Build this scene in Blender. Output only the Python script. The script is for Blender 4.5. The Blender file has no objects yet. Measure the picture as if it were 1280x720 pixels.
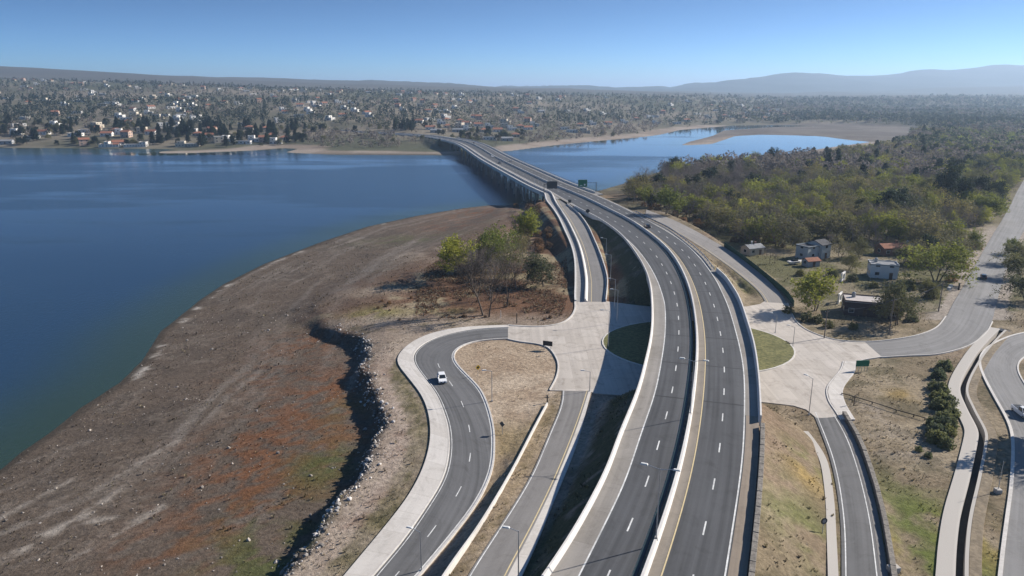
import bpy, math, random
import numpy as np
from mathutils import Vector

rng = np.random.default_rng(11)
random.seed(11)
scene = bpy.context.scene
col = scene.collection

# ------------------------------------------------------------------ camera, sky, sun, exposure
FPX = 897.0                                   # focal length in pixels of a 1280 px wide picture
PITCH = math.atan(245 / FPX)
CZ = 67.0                                     # camera height above the lake (m)
cd = bpy.data.cameras.new('camera')
cd.sensor_width = 36.0
cd.lens = 36.0 * FPX / 1280.0
cd.clip_start = 1.0
cd.clip_end = 80000.0
cam = bpy.data.objects.new('camera', cd)
cam.location = (0, 0, CZ)
cam.rotation_euler = (math.pi / 2 - PITCH, 0, 0)
col.objects.link(cam)
scene.camera = cam

SUN_EL, SUN_AZ = math.radians(30), math.radians(68)      # azimuth clockwise from +Y
S = Vector((math.sin(SUN_AZ) * math.cos(SUN_EL), math.cos(SUN_AZ) * math.cos(SUN_EL), math.sin(SUN_EL)))
world = bpy.data.worlds.new('World')
scene.world = world
world.use_nodes = True
wn = world.node_tree
sky = wn.nodes.new('ShaderNodeTexSky')
sky.sky_type = 'NISHITA'
sky.sun_disc = False
sky.sun_elevation = SUN_EL
sky.sun_rotation = SUN_AZ
sky.altitude = 600
sky.air_density = 1.0
sky.dust_density = 0.0
sky.ozone_density = 5.0
bg = wn.nodes['Background']
bg.inputs['Strength'].default_value = 0.066
wtc = wn.nodes.new('ShaderNodeTexCoord')                 # a clear, dry sky: the deep blue starts low above the horizon
wsp = wn.nodes.new('ShaderNodeSeparateXYZ'); wcb = wn.nodes.new('ShaderNodeCombineXYZ')
wn.links.new(wtc.outputs['Generated'], wsp.inputs[0])
def wmath(op, a, b):
    n = wn.nodes.new('ShaderNodeMath'); n.operation = op
    for k, v in ((0, a), (1, b)):
        if hasattr(v, 'is_linked'): wn.links.new(v, n.inputs[k])
        else: n.inputs[k].default_value = v
    return n.outputs[0]
wz = wmath('MULTIPLY', wsp.outputs[2], wmath('ADD', wmath('MULTIPLY', wmath('MAXIMUM', wsp.outputs[2], 0.0), 22.0), 1.5))
wn.links.new(wsp.outputs[0], wcb.inputs[0]); wn.links.new(wsp.outputs[1], wcb.inputs[1]); wn.links.new(wz, wcb.inputs[2])
wno = wn.nodes.new('ShaderNodeVectorMath'); wno.operation = 'NORMALIZE'
wn.links.new(wcb.outputs[0], wno.inputs[0])
wn.links.new(wno.outputs[0], sky.inputs['Vector'])
wti = wn.nodes.new('ShaderNodeMix'); wti.data_type = 'RGBA'; wti.blend_type = 'MULTIPLY'
wti.inputs[0].default_value = 1.0
wti.inputs[7].default_value = (.63, 1.08, 1.30, 1)
wn.links.new(sky.outputs[0], wti.inputs[6])
wn.links.new(wti.outputs[2], bg.inputs['Color'])
sd = bpy.data.lights.new('sun', 'SUN')
sd.energy = 5.0
sd.angle = math.radians(0.5)
sd.color = (1.0, 0.93, 0.84)
sun = bpy.data.objects.new('sun', sd)
sun.rotation_euler = (-S).to_track_quat('-Z', 'Y').to_euler()
sun.location = (200, 80, 300)
col.objects.link(sun)
scene.view_settings.view_transform = 'Standard'
scene.view_settings.look = 'None'
scene.view_settings.gamma = 1
scene.view_settings.use_curve_mapping = False
scene.view_settings.exposure = 0.75
scene.cycles.max_bounces = 6
scene.cycles.volume_bounces = 1

# ------------------------------------------------------------------ helpers: survey, curves, meshes
cP, sP = math.cos(PITCH), math.sin(PITCH)

def pt(x, y, z):
    """a surveyed point: the place on level z that the photograph shows at (x, y)"""
    dx, dy = x - 640.0, y - 360.0
    t = (CZ - z) / (dy * cP + FPX * sP)
    return np.array([dx * t, (FPX * cP - dy * sP) * t, z])

def W(lst, z=6.5):
    out = []
    for q in lst:
        zz = q[2] if len(q) > 2 else (z(q[1]) if callable(z) else z)
        out.append(pt(q[0], q[1], zz))
    return np.array(out)

def zh(y):
    return float(np.interp(y, [165, 215, 262], [10, 12, 13]))

def resample(P, ds=None, n=None):
    P = np.asarray(P, float)
    d = np.r_[0, np.cumsum(np.linalg.norm(np.diff(P, axis=0), axis=1))]
    if n is None:
        n = max(2, int(d[-1] / ds) + 1)
    s = np.linspace(0, d[-1], n)
    return np.stack([np.interp(s, d, P[:, k]) for k in range(P.shape[1])], 1)

def smooth(P, ds=1.5, sig=4.0):
    """Catmull-Rom through the points, resampled, then softened along its length"""
    P = np.asarray(P, float)
    Q = np.vstack([2 * P[0] - P[1], P, 2 * P[-1] - P[-2]])
    out = []
    for i in range(1, len(Q) - 2):
        p0, p1, p2, p3 = Q[i - 1:i + 3]
        for t in np.linspace(0, 1, 12, endpoint=False):
            out.append(.5 * (2 * p1 + (p2 - p0) * t + (2 * p0 - 5 * p1 + 4 * p2 - p3) * t * t + (3 * p1 - p0 - 3 * p2 + p3) * t ** 3))
    out.append(P[-1])
    A = resample(out, ds=ds)
    k = int(3 * sig / ds)
    if k > 0 and len(A) > 4:
        w = np.exp(-.5 * (np.arange(-k, k + 1) * ds / sig) ** 2)
        w /= w.sum()
        pre = 2 * A[0] - A[1:k + 1][::-1] if len(A) > k else np.repeat(A[:1], k, 0)
        post = 2 * A[-1] - A[-k - 1:-1][::-1] if len(A) > k else np.repeat(A[-1:], k, 0)
        B = np.vstack([pre, A, post])
        A = np.stack([np.convolve(B[:, j], w, 'valid') for j in range(3)], 1)
    return A

def ext(P, d0=0, d1=0):
    P = list(np.asarray(P, float))
    if d0:
        u = P[0] - P[1]; u[2] = 0
        P = [P[0] + u / np.linalg.norm(u) * d0] + P
    if d1:
        u = P[-1] - P[-2]; u[2] = 0
        P = P + [P[-1] + u / np.linalg.norm(u) * d1]
    return np.array(P)

def normals(P):
    t = np.gradient(P[:, :2], axis=0)
    t /= np.linalg.norm(t, axis=1, keepdims=True) + 1e-9
    return np.stack([t[:, 1], -t[:, 0]], 1)              # to the right of travel

def offset(P, u, dz=0.0):
    Q = P.copy()
    Q[:, :2] += normals(P) * (np.asarray(u).reshape(-1, 1) if np.ndim(u) else u)
    Q[:, 2] += dz
    return Q

def seg_dist(P, C):
    """distance of points P (n,2) to polyline C, with the polyline's interpolated z"""
    best = np.full(len(P), 1e18)
    zz = np.zeros(len(P))
    ss = np.zeros(len(P))
    for i in range(len(C) - 1):
        a, b = C[i, :2], C[i + 1, :2]
        ab = b - a
        L2 = ab @ ab + 1e-12
        t = np.clip(((P - a) @ ab) / L2, 0, 1)
        dx = P[:, 0] - a[0] - t * ab[0]
        dy = P[:, 1] - a[1] - t * ab[1]
        d = dx * dx + dy * dy
        m = d < best
        best[m] = d[m]
        if C.shape[1] > 2:
            zz[m] = C[i, 2] + t[m] * (C[i + 1, 2] - C[i, 2])
        ss[m] = i + t[m]
    return np.sqrt(best), zz, ss

def inside(P, poly):
    x, y = P[:, 0], P[:, 1]
    r = np.zeros(len(P), bool)
    n = len(poly)
    for i in range(n):
        x0, y0 = poly[i][:2]
        x1, y1 = poly[(i + 1) % n][:2]
        if y0 == y1:
            continue
        c = (y0 > y) != (y1 > y)
        r ^= c & (x < (x1 - x0) * (y - y0) / (y1 - y0) + x0)
    return r

def sdf(P, poly, reach=1e9):
    """signed distance, positive inside"""
    poly = np.asarray(poly)[:, :2]
    lo, hi = poly.min(0) - reach, poly.max(0) + reach
    out = np.full(len(P), -reach)
    m = ((P >= lo) & (P <= hi)).all(1)
    if m.any():
        Q = P[m]
        d = seg_dist(Q, np.vstack([poly, poly[:1]]))[0]
        out[m] = np.where(inside(Q, poly), d, -d)
    return out

def sst(a, b, x):
    t = np.clip((x - a) / (b - a), 0, 1)
    return t * t * (3 - 2 * t)

def vnoise(x, y, seed=0):
    xi, yi = np.floor(x), np.floor(y)
    fx, fy = x - xi, y - yi
    fx, fy = fx * fx * (3 - 2 * fx), fy * fy * (3 - 2 * fy)
    def h(a, b):
        v = np.sin(a * 127.1 + b * 311.7 + seed * 74.7) * 43758.5453
        return v - np.floor(v)
    return (h(xi, yi) * (1 - fx) + h(xi + 1, yi) * fx) * (1 - fy) + (h(xi, yi + 1) * (1 - fx) + h(xi + 1, yi + 1) * fx) * fy

def fbm(x, y, s, seed=0, o=4):
    v, a, t = 0, 1, 0
    for k in range(o):
        v = v + a * vnoise(x / s * 2 ** k + 17 * k, y / s * 2 ** k - 9 * k, seed + k)
        t += a
        a *= .55
    return v / t

# ---- materials
def base_mat(name):
    m = bpy.data.materials.new(name)
    m.use_nodes = True
    nt = m.node_tree
    return m, nt, nt.nodes['Principled BSDF']

def N(nt, t, **kw):
    n = nt.nodes.new(t)
    for k, v in kw.items():
        if k.startswith('_'):
            setattr(n, k[1:], v)
        else:
            n.inputs[k.replace('__', ' ')].default_value = v
    return n

def mix(nt, fac, a, b, mode='MIX'):
    n = nt.nodes.new('ShaderNodeMix')
    n.data_type = 'RGBA'
    n.blend_type = mode
    for i, v in ((0, fac), (6, a), (7, b)):
        if hasattr(v, 'is_linked'):
            nt.links.new(v, n.inputs[i])
        elif isinstance(v, (tuple, list)):
            n.inputs[i].default_value = (*v[:3], 1)
        else:
            n.inputs[i].default_value = v
    return n.outputs[2]

def ramp(nt, src, a, b, lo=0.0, hi=1.0):
    n = nt.nodes.new('ShaderNodeMapRange')
    n.inputs[1].default_value, n.inputs[2].default_value = a, b
    n.inputs[3].default_value, n.inputs[4].default_value = lo, hi
    nt.links.new(src, n.inputs[0])
    return n.outputs[0]

MATS = {}
def pmat(name, c, var=.25, scale=1.0, rough=.85, bump=0.0, metal=0.0, c2=None, stain=0.0, spec=.3):
    """a plain surface with speckle at two scales, and blotchy stains"""
    if name in MATS:
        return MATS[name]
    m, nt, b = base_mat(name)
    tc = N(nt, 'ShaderNodeTexCoord')
    n1 = N(nt, 'ShaderNodeTexNoise', Scale=scale, Detail=6.0, Roughness=.65)
    n2 = N(nt, 'ShaderNodeTexNoise', Scale=scale * .09, Detail=4.0, Roughness=.6)
    for n in (n1, n2):
        nt.links.new(tc.outputs['Object'], n.inputs['Vector'])
    a = tuple(v * (1 - var) for v in c)
    d = tuple(min(1, v * (1 + var)) for v in (c2 or c))
    o = mix(nt, ramp(nt, n1.outputs[0], .3, .7), a, d)
    if stain:
        o = mix(nt, ramp(nt, n2.outputs[0], .5, .75, 0, stain), o, tuple(v * .45 for v in c))
    nt.links.new(o, b.inputs['Base Color'])
    b.inputs['Roughness'].default_value = rough
    b.inputs['Metallic'].default_value = metal
    b.inputs['Specular IOR Level'].default_value = spec
    if bump:
        bp = N(nt, 'ShaderNodeBump', Strength=bump, Distance=.1)
        nt.links.new(n1.outputs[0], bp.inputs['Height'])
        nt.links.new(bp.outputs[0], b.inputs['Normal'])
    MATS[name] = m
    return m

def road_mat(name, c, wear=.25, patch=.2, lanes=None, rough=.8, soil=.45):
    """asphalt or concrete paving: uv is in metres (across, along); wheel tracks, patches, joints"""
    m, nt, b = base_mat(name)
    uv = N(nt, 'ShaderNodeUVMap')
    mp = N(nt, 'ShaderNodeMapping')
    mp.inputs['Scale'].default_value = (1.1, .018, 1)
    nt.links.new(uv.outputs[0], mp.inputs[0])
    st = N(nt, 'ShaderNodeTexNoise', Scale=1.0, Detail=4.0)
    nt.links.new(mp.outputs[0], st.inputs['Vector'])
    fine = N(nt, 'ShaderNodeTexNoise', Scale=2.2, Detail=8.0, Roughness=.75)
    big = N(nt, 'ShaderNodeTexNoise', Scale=.07, Detail=5.0, Roughness=.6)
    nt.links.new(uv.outputs[0], fine.inputs['Vector'])
    nt.links.new(uv.outputs[0], big.inputs['Vector'])
    lo, hi = tuple(v * (1 - wear) for v in c), tuple(v * (1 + wear) for v in c)
    o = mix(nt, ramp(nt, st.outputs[0], .3, .7), lo, hi)
    o = mix(nt, ramp(nt, big.outputs[0], .45, .7, 0, patch), o, tuple(v * 1.45 for v in c))
    o = mix(nt, ramp(nt, fine.outputs[0], .25, .75, 0, 1), mix(nt, .16, o, (0, 0, 0)), o)
    so = N(nt, 'ShaderNodeTexNoise', Scale=.22, Detail=7.0, Roughness=.7, Distortion=1.2)
    nt.links.new(uv.outputs[0], so.inputs['Vector'])
    o = mix(nt, ramp(nt, so.outputs[0], .52, .70, 0, soil), o, mix(nt, 1, o, (.48, .46, .43), 'MULTIPLY'))
    if lanes:                                   # slab joints every so many metres
        br = N(nt, 'ShaderNodeTexBrick')
        br.offset = 0
        for k, v in (('Scale', 1.0), ('Mortar Size', .05), ('Brick Width', lanes), ('Row Height', lanes * 1.25)):
            br.inputs[k].default_value = v
        br.inputs['Color1'].default_value, br.inputs['Color2'].default_value = (1.04, 1.04, 1.04, 1), (.90, .89, .875, 1)
        br.inputs['Mortar'].default_value = (.80, .79, .77, 1)
        nt.links.new(uv.outputs[0], br.inputs['Vector'])
        o = mix(nt, 1.0, o, br.outputs[0], 'MULTIPLY')
    nt.links.new(o, b.inputs['Base Color'])
    b.inputs['Roughness'].default_value = rough
    b.inputs['Specular IOR Level'].default_value = .25
    bp = N(nt, 'ShaderNodeBump', Strength=.15, Distance=.03)
    nt.links.new(fine.outputs[0], bp.inputs['Height'])
    nt.links.new(bp.outputs[0], b.inputs['Normal'])
    MATS[name] = m
    return m

def leaf_mat(name, c, var=.45, rnd=.35, attr=False, hue=(1.25, 1.05, .7)):
    m, nt, b = base_mat(name)
    tc = N(nt, 'ShaderNodeTexCoord')
    n1 = N(nt, 'ShaderNodeTexNoise', Scale=.55, Detail=4.0)
    nt.links.new(tc.outputs['Object'], n1.inputs['Vector'])
    if attr:
        at = N(nt, 'ShaderNodeAttribute', _attribute_name='tint')
        o = at.outputs['Color']
    else:
        oi = N(nt, 'ShaderNodeObjectInfo')
        o = mix(nt, oi.outputs['Random'], tuple(v * (1 - rnd) for v in c), tuple(min(1, v * (1 + rnd) * h) for v, h in zip(c, hue)))
    o = mix(nt, ramp(nt, n1.outputs[0], .35, .65, 0, var), o, mix(nt, 1, o, (.45, .5, .5), 'MULTIPLY'))
    nt.links.new(o, b.inputs['Base Color'])
    b.inputs['Roughness'].default_value = .7
    b.inputs['Specular IOR Level'].default_value = .2
    tr = N(nt, 'ShaderNodeBsdfTranslucent')
    nt.links.new(o, tr.inputs['Color'])
    ms = N(nt, 'ShaderNodeMixShader')
    ms.inputs[0].default_value = .42
    out = nt.nodes['Material Output']
    nt.links.new(b.outputs[0], ms.inputs[1])
    nt.links.new(tr.outputs[0], ms.inputs[2])
    nt.links.new(ms.outputs[0], out.inputs['Surface'])
    MATS[name] = m
    return m

# ---- meshes
def tagit(o, label=None, cat=None, group=None, kind=None):
    if label: o['label'] = label
    if cat: o['category'] = cat
    if group: o['group'] = group
    if kind: o['kind'] = kind
    return o

def link(name, me, parent=None):
    o = bpy.data.objects.new(name, me)
    col.objects.link(o)
    if parent is not None:
        o.parent = parent
    return o

def thing(name, label, cat, loc=(0, 0, 0), rz=0.0, group=None):
    o = bpy.data.objects.new(name, None)
    o.empty_display_size = .2
    col.objects.link(o)
    o.location = tuple(float(v) for v in loc)
    o.rotation_euler = (0, 0, rz)
    return tagit(o, label, cat, group)

def mesh_np(name, V, F, mats, midx=None, smooth=False, uv=None, attrs=None):
    """V (n,3), F (m,k) all faces with k corners"""
    me = bpy.data.meshes.new(name)
    V = np.asarray(V, np.float32)
    F = np.asarray(F, np.int32)
    m, k = F.shape
    me.vertices.add(len(V))
    me.vertices.foreach_set('co', V.ravel())
    me.loops.add(m * k)
    me.loops.foreach_set('vertex_index', F.ravel())
    me.polygons.add(m)
    me.polygons.foreach_set('loop_start', np.arange(0, m * k, k, dtype=np.int32))
    me.polygons.foreach_set('loop_total', np.full(m, k, np.int32))
    if midx is not None:
        me.polygons.foreach_set('material_index', np.asarray(midx, np.int32))
    me.polygons.foreach_set('use_smooth', np.full(m, bool(smooth)))
    for q in (mats if isinstance(mats, (list, tuple)) else [mats]):
        me.materials.append(q)
    if uv is not None:
        l = me.uv_layers.new(name='uv')
        l.data.foreach_set('uv', np.asarray(uv, np.float32)[F.ravel()].ravel())
    for nm, A in (attrs or {}).items():
        a = me.color_attributes.new(nm, 'FLOAT_COLOR', 'POINT')
        a.data.foreach_set('color', np.c_[A, np.ones(len(A))].astype(np.float32).ravel())
    me.update(calc_edges=True)
    me.validate()
    return me

class MB:
    """collects shapes and links them as one mesh object"""
    def __init__(s):
        s.v, s.f, s.m = [], [], []
    def add(s, V, F, mi=0):
        o = len(s.v)
        s.v += [tuple(float(c) for c in p) for p in V]
        s.f += [tuple(int(i) + o for i in f) for f in F]
        s.m += [mi] * len(F)
        return s
    def box(s, c, d, rz=0.0, mi=0, taper=1.0):
        """c = centre of the bottom face, d = sizes"""
        x, y, z = d[0] / 2, d[1] / 2, d[2]
        P = [(-x, -y, 0), (x, -y, 0), (x, y, 0), (-x, y, 0)]
        P += [(a * taper, b * taper, z) for a, b, _ in P]
        ca, sa = math.cos(rz), math.sin(rz)
        V = [(c[0] + a * ca - b * sa, c[1] + a * sa + b * ca, c[2] + e) for a, b, e in P]
        return s.add(V, [(3, 2, 1, 0), (4, 5, 6, 7), (0, 1, 5, 4), (1, 2, 6, 5), (2, 3, 7, 6), (3, 0, 4, 7)], mi)
    def tube(s, p, q, r0, r1=None, n=6, mi=0):
        r1 = r0 if r1 is None else r1
        p, q = Vector(p), Vector(q)
        d = (q - p).normalized()
        a = d.orthogonal().normalized()
        b = d.cross(a)
        V = []
        for c, r in ((p, r0), (q, r1)):
            for k in range(n):
                t = 2 * math.pi * k / n
                V.append(c + a * (r * math.cos(t)) + b * (r * math.sin(t)))
        F = [(k, (k + 1) % n, n + (k + 1) % n, n + k) for k in range(n)]
        F += [tuple(range(n))[::-1], tuple(range(n, 2 * n))]
        return s.add(V, F, mi)
    def prism(s, pts, z0, z1, mi=0):
        """upright prism over a plan outline (counter-clockwise)"""
        n = len(pts)
        V = [(p[0], p[1], z0) for p in pts] + [(p[0], p[1], z1) for p in pts]
        F = [(i, (i + 1) % n, n + (i + 1) % n, n + i) for i in range(n)]
        return s.add(V, F + [tuple(range(n, 2 * n)), tuple(range(n))[::-1]], mi)
    def side(s, prof, y0, y1, mi=0):
        """profile in (x, z) extruded along y"""
        n = len(prof)
        V = [(p[0], y0, p[1]) for p in prof] + [(p[0], y1, p[1]) for p in prof]
        F = [(i, (i + 1) % n, n + (i + 1) % n, n + i) for i in range(n)]
        return s.add(V, F + [tuple(range(n))[::-1], tuple(range(n, 2 * n))], mi)
    def sweep(s, P, prof, mi=0):
        """closed profile of (offset to the right, height) along a path"""
        P = np.asarray(P)
        nn = normals(P)
        k = len(prof)
        V = []
        for p, n in zip(P, nn):
            for u, h in prof:
                V.append((p[0] + n[0] * u, p[1] + n[1] * u, p[2] + h))
        F = []
        for i in range(len(P) - 1):
            for j in range(k):
                F.append((i * k + j, i * k + (j + 1) % k, (i + 1) * k + (j + 1) % k, (i + 1) * k + j))
        F += [tuple(range(k))[::-1], tuple(range((len(P) - 1) * k, len(P) * k))]
        return s.add(V, F, mi)
    def build(s, name, mats, parent=None, smooth=False, bevel=0.0):
        me = bpy.data.meshes.new(name)
        me.from_pydata(s.v, [], s.f)
        for q in (mats if isinstance(mats, (list, tuple)) else [mats]):
            me.materials.append(q)
        me.polygons.foreach_set('material_index', np.asarray(s.m, np.int32))
        if smooth:
            me.polygons.foreach_set('use_smooth', np.full(len(s.f), True))
        me.update()
        o = link(name, me, parent)
        if bevel:
            b = o.modifiers.new('bevel', 'BEVEL')
            b.width, b.segments, b.limit_method = bevel, 2, 'ANGLE'
        return o

def ribbon(name, L, R, mat, parent=None, kind=None, skirt=.6, cross=4, crown=0.0, v0=0.0):
    """paving between two edges given at the same stations; skirts go down at both edges"""
    L, R = np.asarray(L), np.asarray(R)
    n = len(L)
    C = (L + R) / 2
    s = np.r_[0, np.cumsum(np.linalg.norm(np.diff(C[:, :2], axis=0), axis=1))] + v0
    w = np.linalg.norm(R[:, :2] - L[:, :2], axis=1)
    V, UV = [], []
    ts = [0.0] + list(np.linspace(0, 1, cross + 1)) + [1.0]
    for i, t in enumerate(ts):
        Q = L * (1 - t) + R * t
        Q[:, 2] += crown * (1 - (2 * t - 1) ** 2)
        if skirt and i in (0, len(ts) - 1):
            Q[:, 2] -= skirt
        V.append(Q)
        UV.append(np.stack([w * t, s], 1))
    V, UV = np.stack(V, 1).reshape(-1, 3), np.stack(UV, 1).reshape(-1, 2)
    k = len(ts)
    F = [(i * k + j, i * k + j + 1, (i + 1) * k + j + 1, (i + 1) * k + j) for i in range(n - 1) for j in (range(k - 1) if skirt else range(1, k - 2))]
    o = link(name, mesh_np(name, V, F, mat, uv=UV), parent)
    if kind: o['kind'] = kind
    return o

def pair(L, R, ds=2.0):
    n = max(int(np.linalg.norm(np.diff(L, axis=0), axis=1).sum() / ds), int(np.linalg.norm(np.diff(R, axis=0), axis=1).sum() / ds), 3)
    return resample(L, n=n), resample(R, n=n)

def slab(name, poly, z, depth, mat, kind=None, parent=None):
    """level paving over a plan outline; uv in metres"""
    poly = np.asarray(poly)[:, :2]
    a = 0.5 * np.sum(poly[:, 0] * np.roll(poly[:, 1], -1) - poly[:, 1] * np.roll(poly[:, 0], -1))
    if a < 0: poly = poly[::-1]
    mb = MB().prism(poly, z - depth, z)
    o = mb.build(name, mat, parent)
    l = o.data.uv_layers.new(name='uv')
    co = np.array([v.co[:2] for v in o.data.vertices])
    idx = np.array([lp.vertex_index for lp in o.data.loops])
    l.data.foreach_set('uv', co[idx].astype(np.float32).ravel())
    if kind: o['kind'] = kind
    return o

def stripe(mb, P, w, u=0.0, dz=.012, dash=None):
    """painted line of width w along P (offset u to the right); dash = (on, off)"""
    P = offset(np.asarray(P), u, dz) if (u or dz) else np.asarray(P)
    def one(Q):
        a, b = offset(Q, -w / 2), offset(Q, w / 2)
        n = len(Q)
        mb.add(np.vstack([a, b]), [(i, n + i, n + i + 1, i + 1) for i in range(n - 1)])
    if not dash:
        return one(P)
    d = np.r_[0, np.cumsum(np.linalg.norm(np.diff(P, axis=0), axis=1))]
    t = 1.0
    while t + dash[0] < d[-1]:
        ss = np.linspace(t, t + dash[0], 4)
        one(np.stack([np.interp(ss, d, P[:, k]) for k in range(3)], 1))
        t += sum(dash)
# ------------------------------------------------------------------ survey of the roads (world curves)
G = 6.5                                       # level of the roundabout and the local streets
Mpx = [(806, 718), (836, 640), (851, 590), (860, 540), (867, 490), (871, 455), (872, 422), (868, 390), (862, 360), (855, 345), (845, 325), (830, 307), (810, 292), (790, 277), (765, 265), (740, 252), (715, 241), (690, 231), (665, 219), (640, 207), (620, 197), (587, 179), (555, 172), (530, 169), (495, 167)]
MED = smooth(ext(W(Mpx, zh), 30, 160), 2.0, 16.0)
def med_part(y0, y1):
    return MED[(MED[:, 1] >= y0) & (MED[:, 1] <= y1)]
def med_off(y0, y1, u):
    return offset(MED, u)[(MED[:, 1] >= y0) & (MED[:, 1] <= y1)]

# left carriageway: outer edge of the deck, joined to the bridge north of the gore
LCe = [(685, 720), (712, 680), (740, 630), (760, 590), (776, 545), (790, 512), (800, 485), (807.5, 455), (814, 425), (816, 397), (814.5, 365), (810, 345), (800, 325), (782, 300), (765, 285), (745, 272), (724, 261.5)]
LC_L = smooth(np.vstack([ext(W(LCe, zh), 25), med_off(405, 1100, -11.5)[::4]]), 2.0, 4.0)
LCw = [(725, 717), (760, 647), (782, 600), (801, 543), (819, 490), (827.5, 447), (831.5, 415), (831.5, 385), (829, 372), (820, 347), (805, 322), (787, 302), (768, 288), (748, 274)]
LC_W = smooth(np.vstack([ext(W(LCw, zh), 25), med_off(420, 1100, -8.9)[::4]]), 2.0, 4.0)
RCw = [(907, 715), (917, 652), (926, 590), (930, 540), (930.5, 475), (927, 445), (920, 415), (910, 382), (900, 360), (895, 350), (877, 325), (857, 305), (835, 290), (812, 277)]
RC_W = smooth(np.vstack([ext(W(RCw, zh), 25), med_off(345, 1100, 9.3)[::4]]), 2.0, 4.0)
RCe = [(934, 715), (941, 652), (946.5, 590), (949, 540), (948, 500), (946, 470), (941, 435), (933, 407), (923, 377), (913, 360), (905, 348), (893, 338), (881, 322), (862, 305), (838, 287), (814, 275)]
RC_R = smooth(np.vstack([ext(W(RCe, zh), 25), med_off(400, 1100, 11.6)[::4]]), 2.0, 4.0)

zl = lambda y: float(np.interp(y, [235, 262, 300, 340, 378], [12.35, 12.1, 10.3, 8.0, 6.5]))
LN_out = smooth(np.vstack([W([(720.5, 377), (720, 372), (720.5, 350), (719.5, 325), (715, 307), (707.5, 290), (699, 272), (691, 260), (684, 251)], zl), med_off(400, 1100, -15.7)[::4]]), 2.0, 3.0)
LN_in = smooth(np.vstack([W([(732.5, 377), (732.5, 372), (733, 350), (729, 325), (724, 307), (717.5, 292), (710, 277), (702.5, 265), (695, 253.5)], zl), med_off(400, 1100, -12.0)[::4]]), 2.0, 3.0)
LN_R = smooth(W([(757, 377), (757.5, 372), (759, 350), (754, 330), (747.5, 312), (741, 297), (736, 286), (729, 275), (720, 264.5), (709, 256)], zl), 2.0, 3.0)

zs = lambda y: float(np.interp(y, [489, 560, 640, 720], [6.5, 7.0, 8.4, 10.0]))
LS_L = smooth(ext(W([(703, 488), (702, 505), (687, 540), (665, 592), (638, 637), (612, 677), (584, 720)], zs), 0, 25), 2.0, 4.0)
LS_R = smooth(ext(W([(736, 488), (731, 505), (719, 540), (697, 595), (671, 650), (653, 685), (634, 720)], zs), 0, 25), 2.0, 4.0)
LS_K = smooth(ext(W([(739, 488), (735, 505), (726, 540), (714, 575), (690, 632), (670, 683), (652, 720)], zs), 0, 25), 2.0, 4.0)
WALL = smooth(ext(W([(684, 506), (667, 538), (638, 594), (596, 664), (556, 720)], zs), 0, 25), 2.0, 3.0)

LOOP_out = smooth(ext(W([(636, 409.5), (610, 410.5), (582, 413.5), (550, 420.5), (528, 431), (517, 443), (518, 455), (530, 472), (545, 492), (555, 515), (561, 536), (562, 565), (555, 597), (537, 628), (505, 675), (467, 720)]), 0, 25), 2.0, 2.5)
WALK_out = smooth(ext(W([(636, 406.5), (605, 407.5), (570, 410), (538, 417), (515, 427.5), (500, 441), (496, 453), (510, 472), (526, 493), (535, 515), (538, 546), (530, 582), (510, 621), (475, 666), (430, 720)]), 0, 25), 2.0, 2.5)
LOOP_in = smooth(ext(W([(636, 423), (614, 424), (590, 427), (573, 434), (566, 443), (569, 454), (585, 471), (600, 487), (610, 510), (616, 535), (617, 550), (615, 583), (602, 617), (582, 647), (551, 686), (522, 720)]), 0, 25), 2.0, 2.5)

z1 = lambda y: float(np.interp(y, [264, 300, 340, 376], [13, 12.0, 9.0, 6.5]))
R1_L = smooth(W([(806, 270), (825, 279), (847, 291), (870, 305), (890, 318), (915, 336), (935, 352), (950, 366), (957, 378)], z1), 2.0, 3.0)
R1_R = smooth(W([(808, 262), (840, 274), (865, 286), (890, 300), (915, 315), (940, 332), (960, 350), (976, 367), (984, 380)], z1), 2.0, 3.0)

z2 = lambda y: float(np.interp(y, [520, 600, 720], [6.5, 6.7, 7.6]))
R2_L = smooth(ext(W([(1018, 520), (1026, 540), (1037, 570), (1045, 605), (1051, 655), (1052, 720)], z2), 2, 25), 2.0, 3.0)
R2_R = smooth(ext(W([(1054, 524), (1064, 540), (1075, 565), (1088, 605), (1100, 655), (1110, 720)], z2), 2, 25), 2.0, 3.0)

EA_N = smooth(ext(W([(1079, 428), (1098, 427), (1117, 425), (1148, 419.5), (1171, 410), (1183, 396), (1192, 378), (1203, 360), (1222, 326), (1242, 292), (1260, 262), (1276, 231), (1296, 200), (1312, 182)]), 0, 60), 2.0, 3.0)
EA_S = smooth(ext(W([(1101, 446), (1135, 444), (1172, 442), (1209, 432), (1231, 417), (1240, 402), (1246, 378), (1257, 340), (1268, 310), (1286, 278), (1306, 240), (1322, 204), (1335, 182)]), 0, 60), 2.0, 3.0)
SE_W = smooth(ext(W([(1330, 410), (1280, 416.5), (1255, 424), (1233, 437), (1226, 453), (1232, 472), (1247, 500), (1262, 527), (1268, 550), (1267, 600), (1261, 650), (1256, 690), (1253, 720)]), 0, 25), 2.0, 2.5)
SE_E = smooth(ext(W([(1335, 436), (1300, 440), (1281, 445), (1272, 453), (1272, 466), (1285, 488), (1305, 520), (1322, 560), (1325, 600), (1322, 650), (1316, 720)]), 0, 25), 2.0, 2.5)
CANAL = smooth(ext(W([(1253, 412), (1240, 425), (1222, 447), (1204, 483), (1212, 510), (1226, 537), (1227, 550), (1218, 595), (1206, 645), (1201, 690), (1200, 720)], 6.6), 0, 25), 1.5, 1.5)

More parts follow.
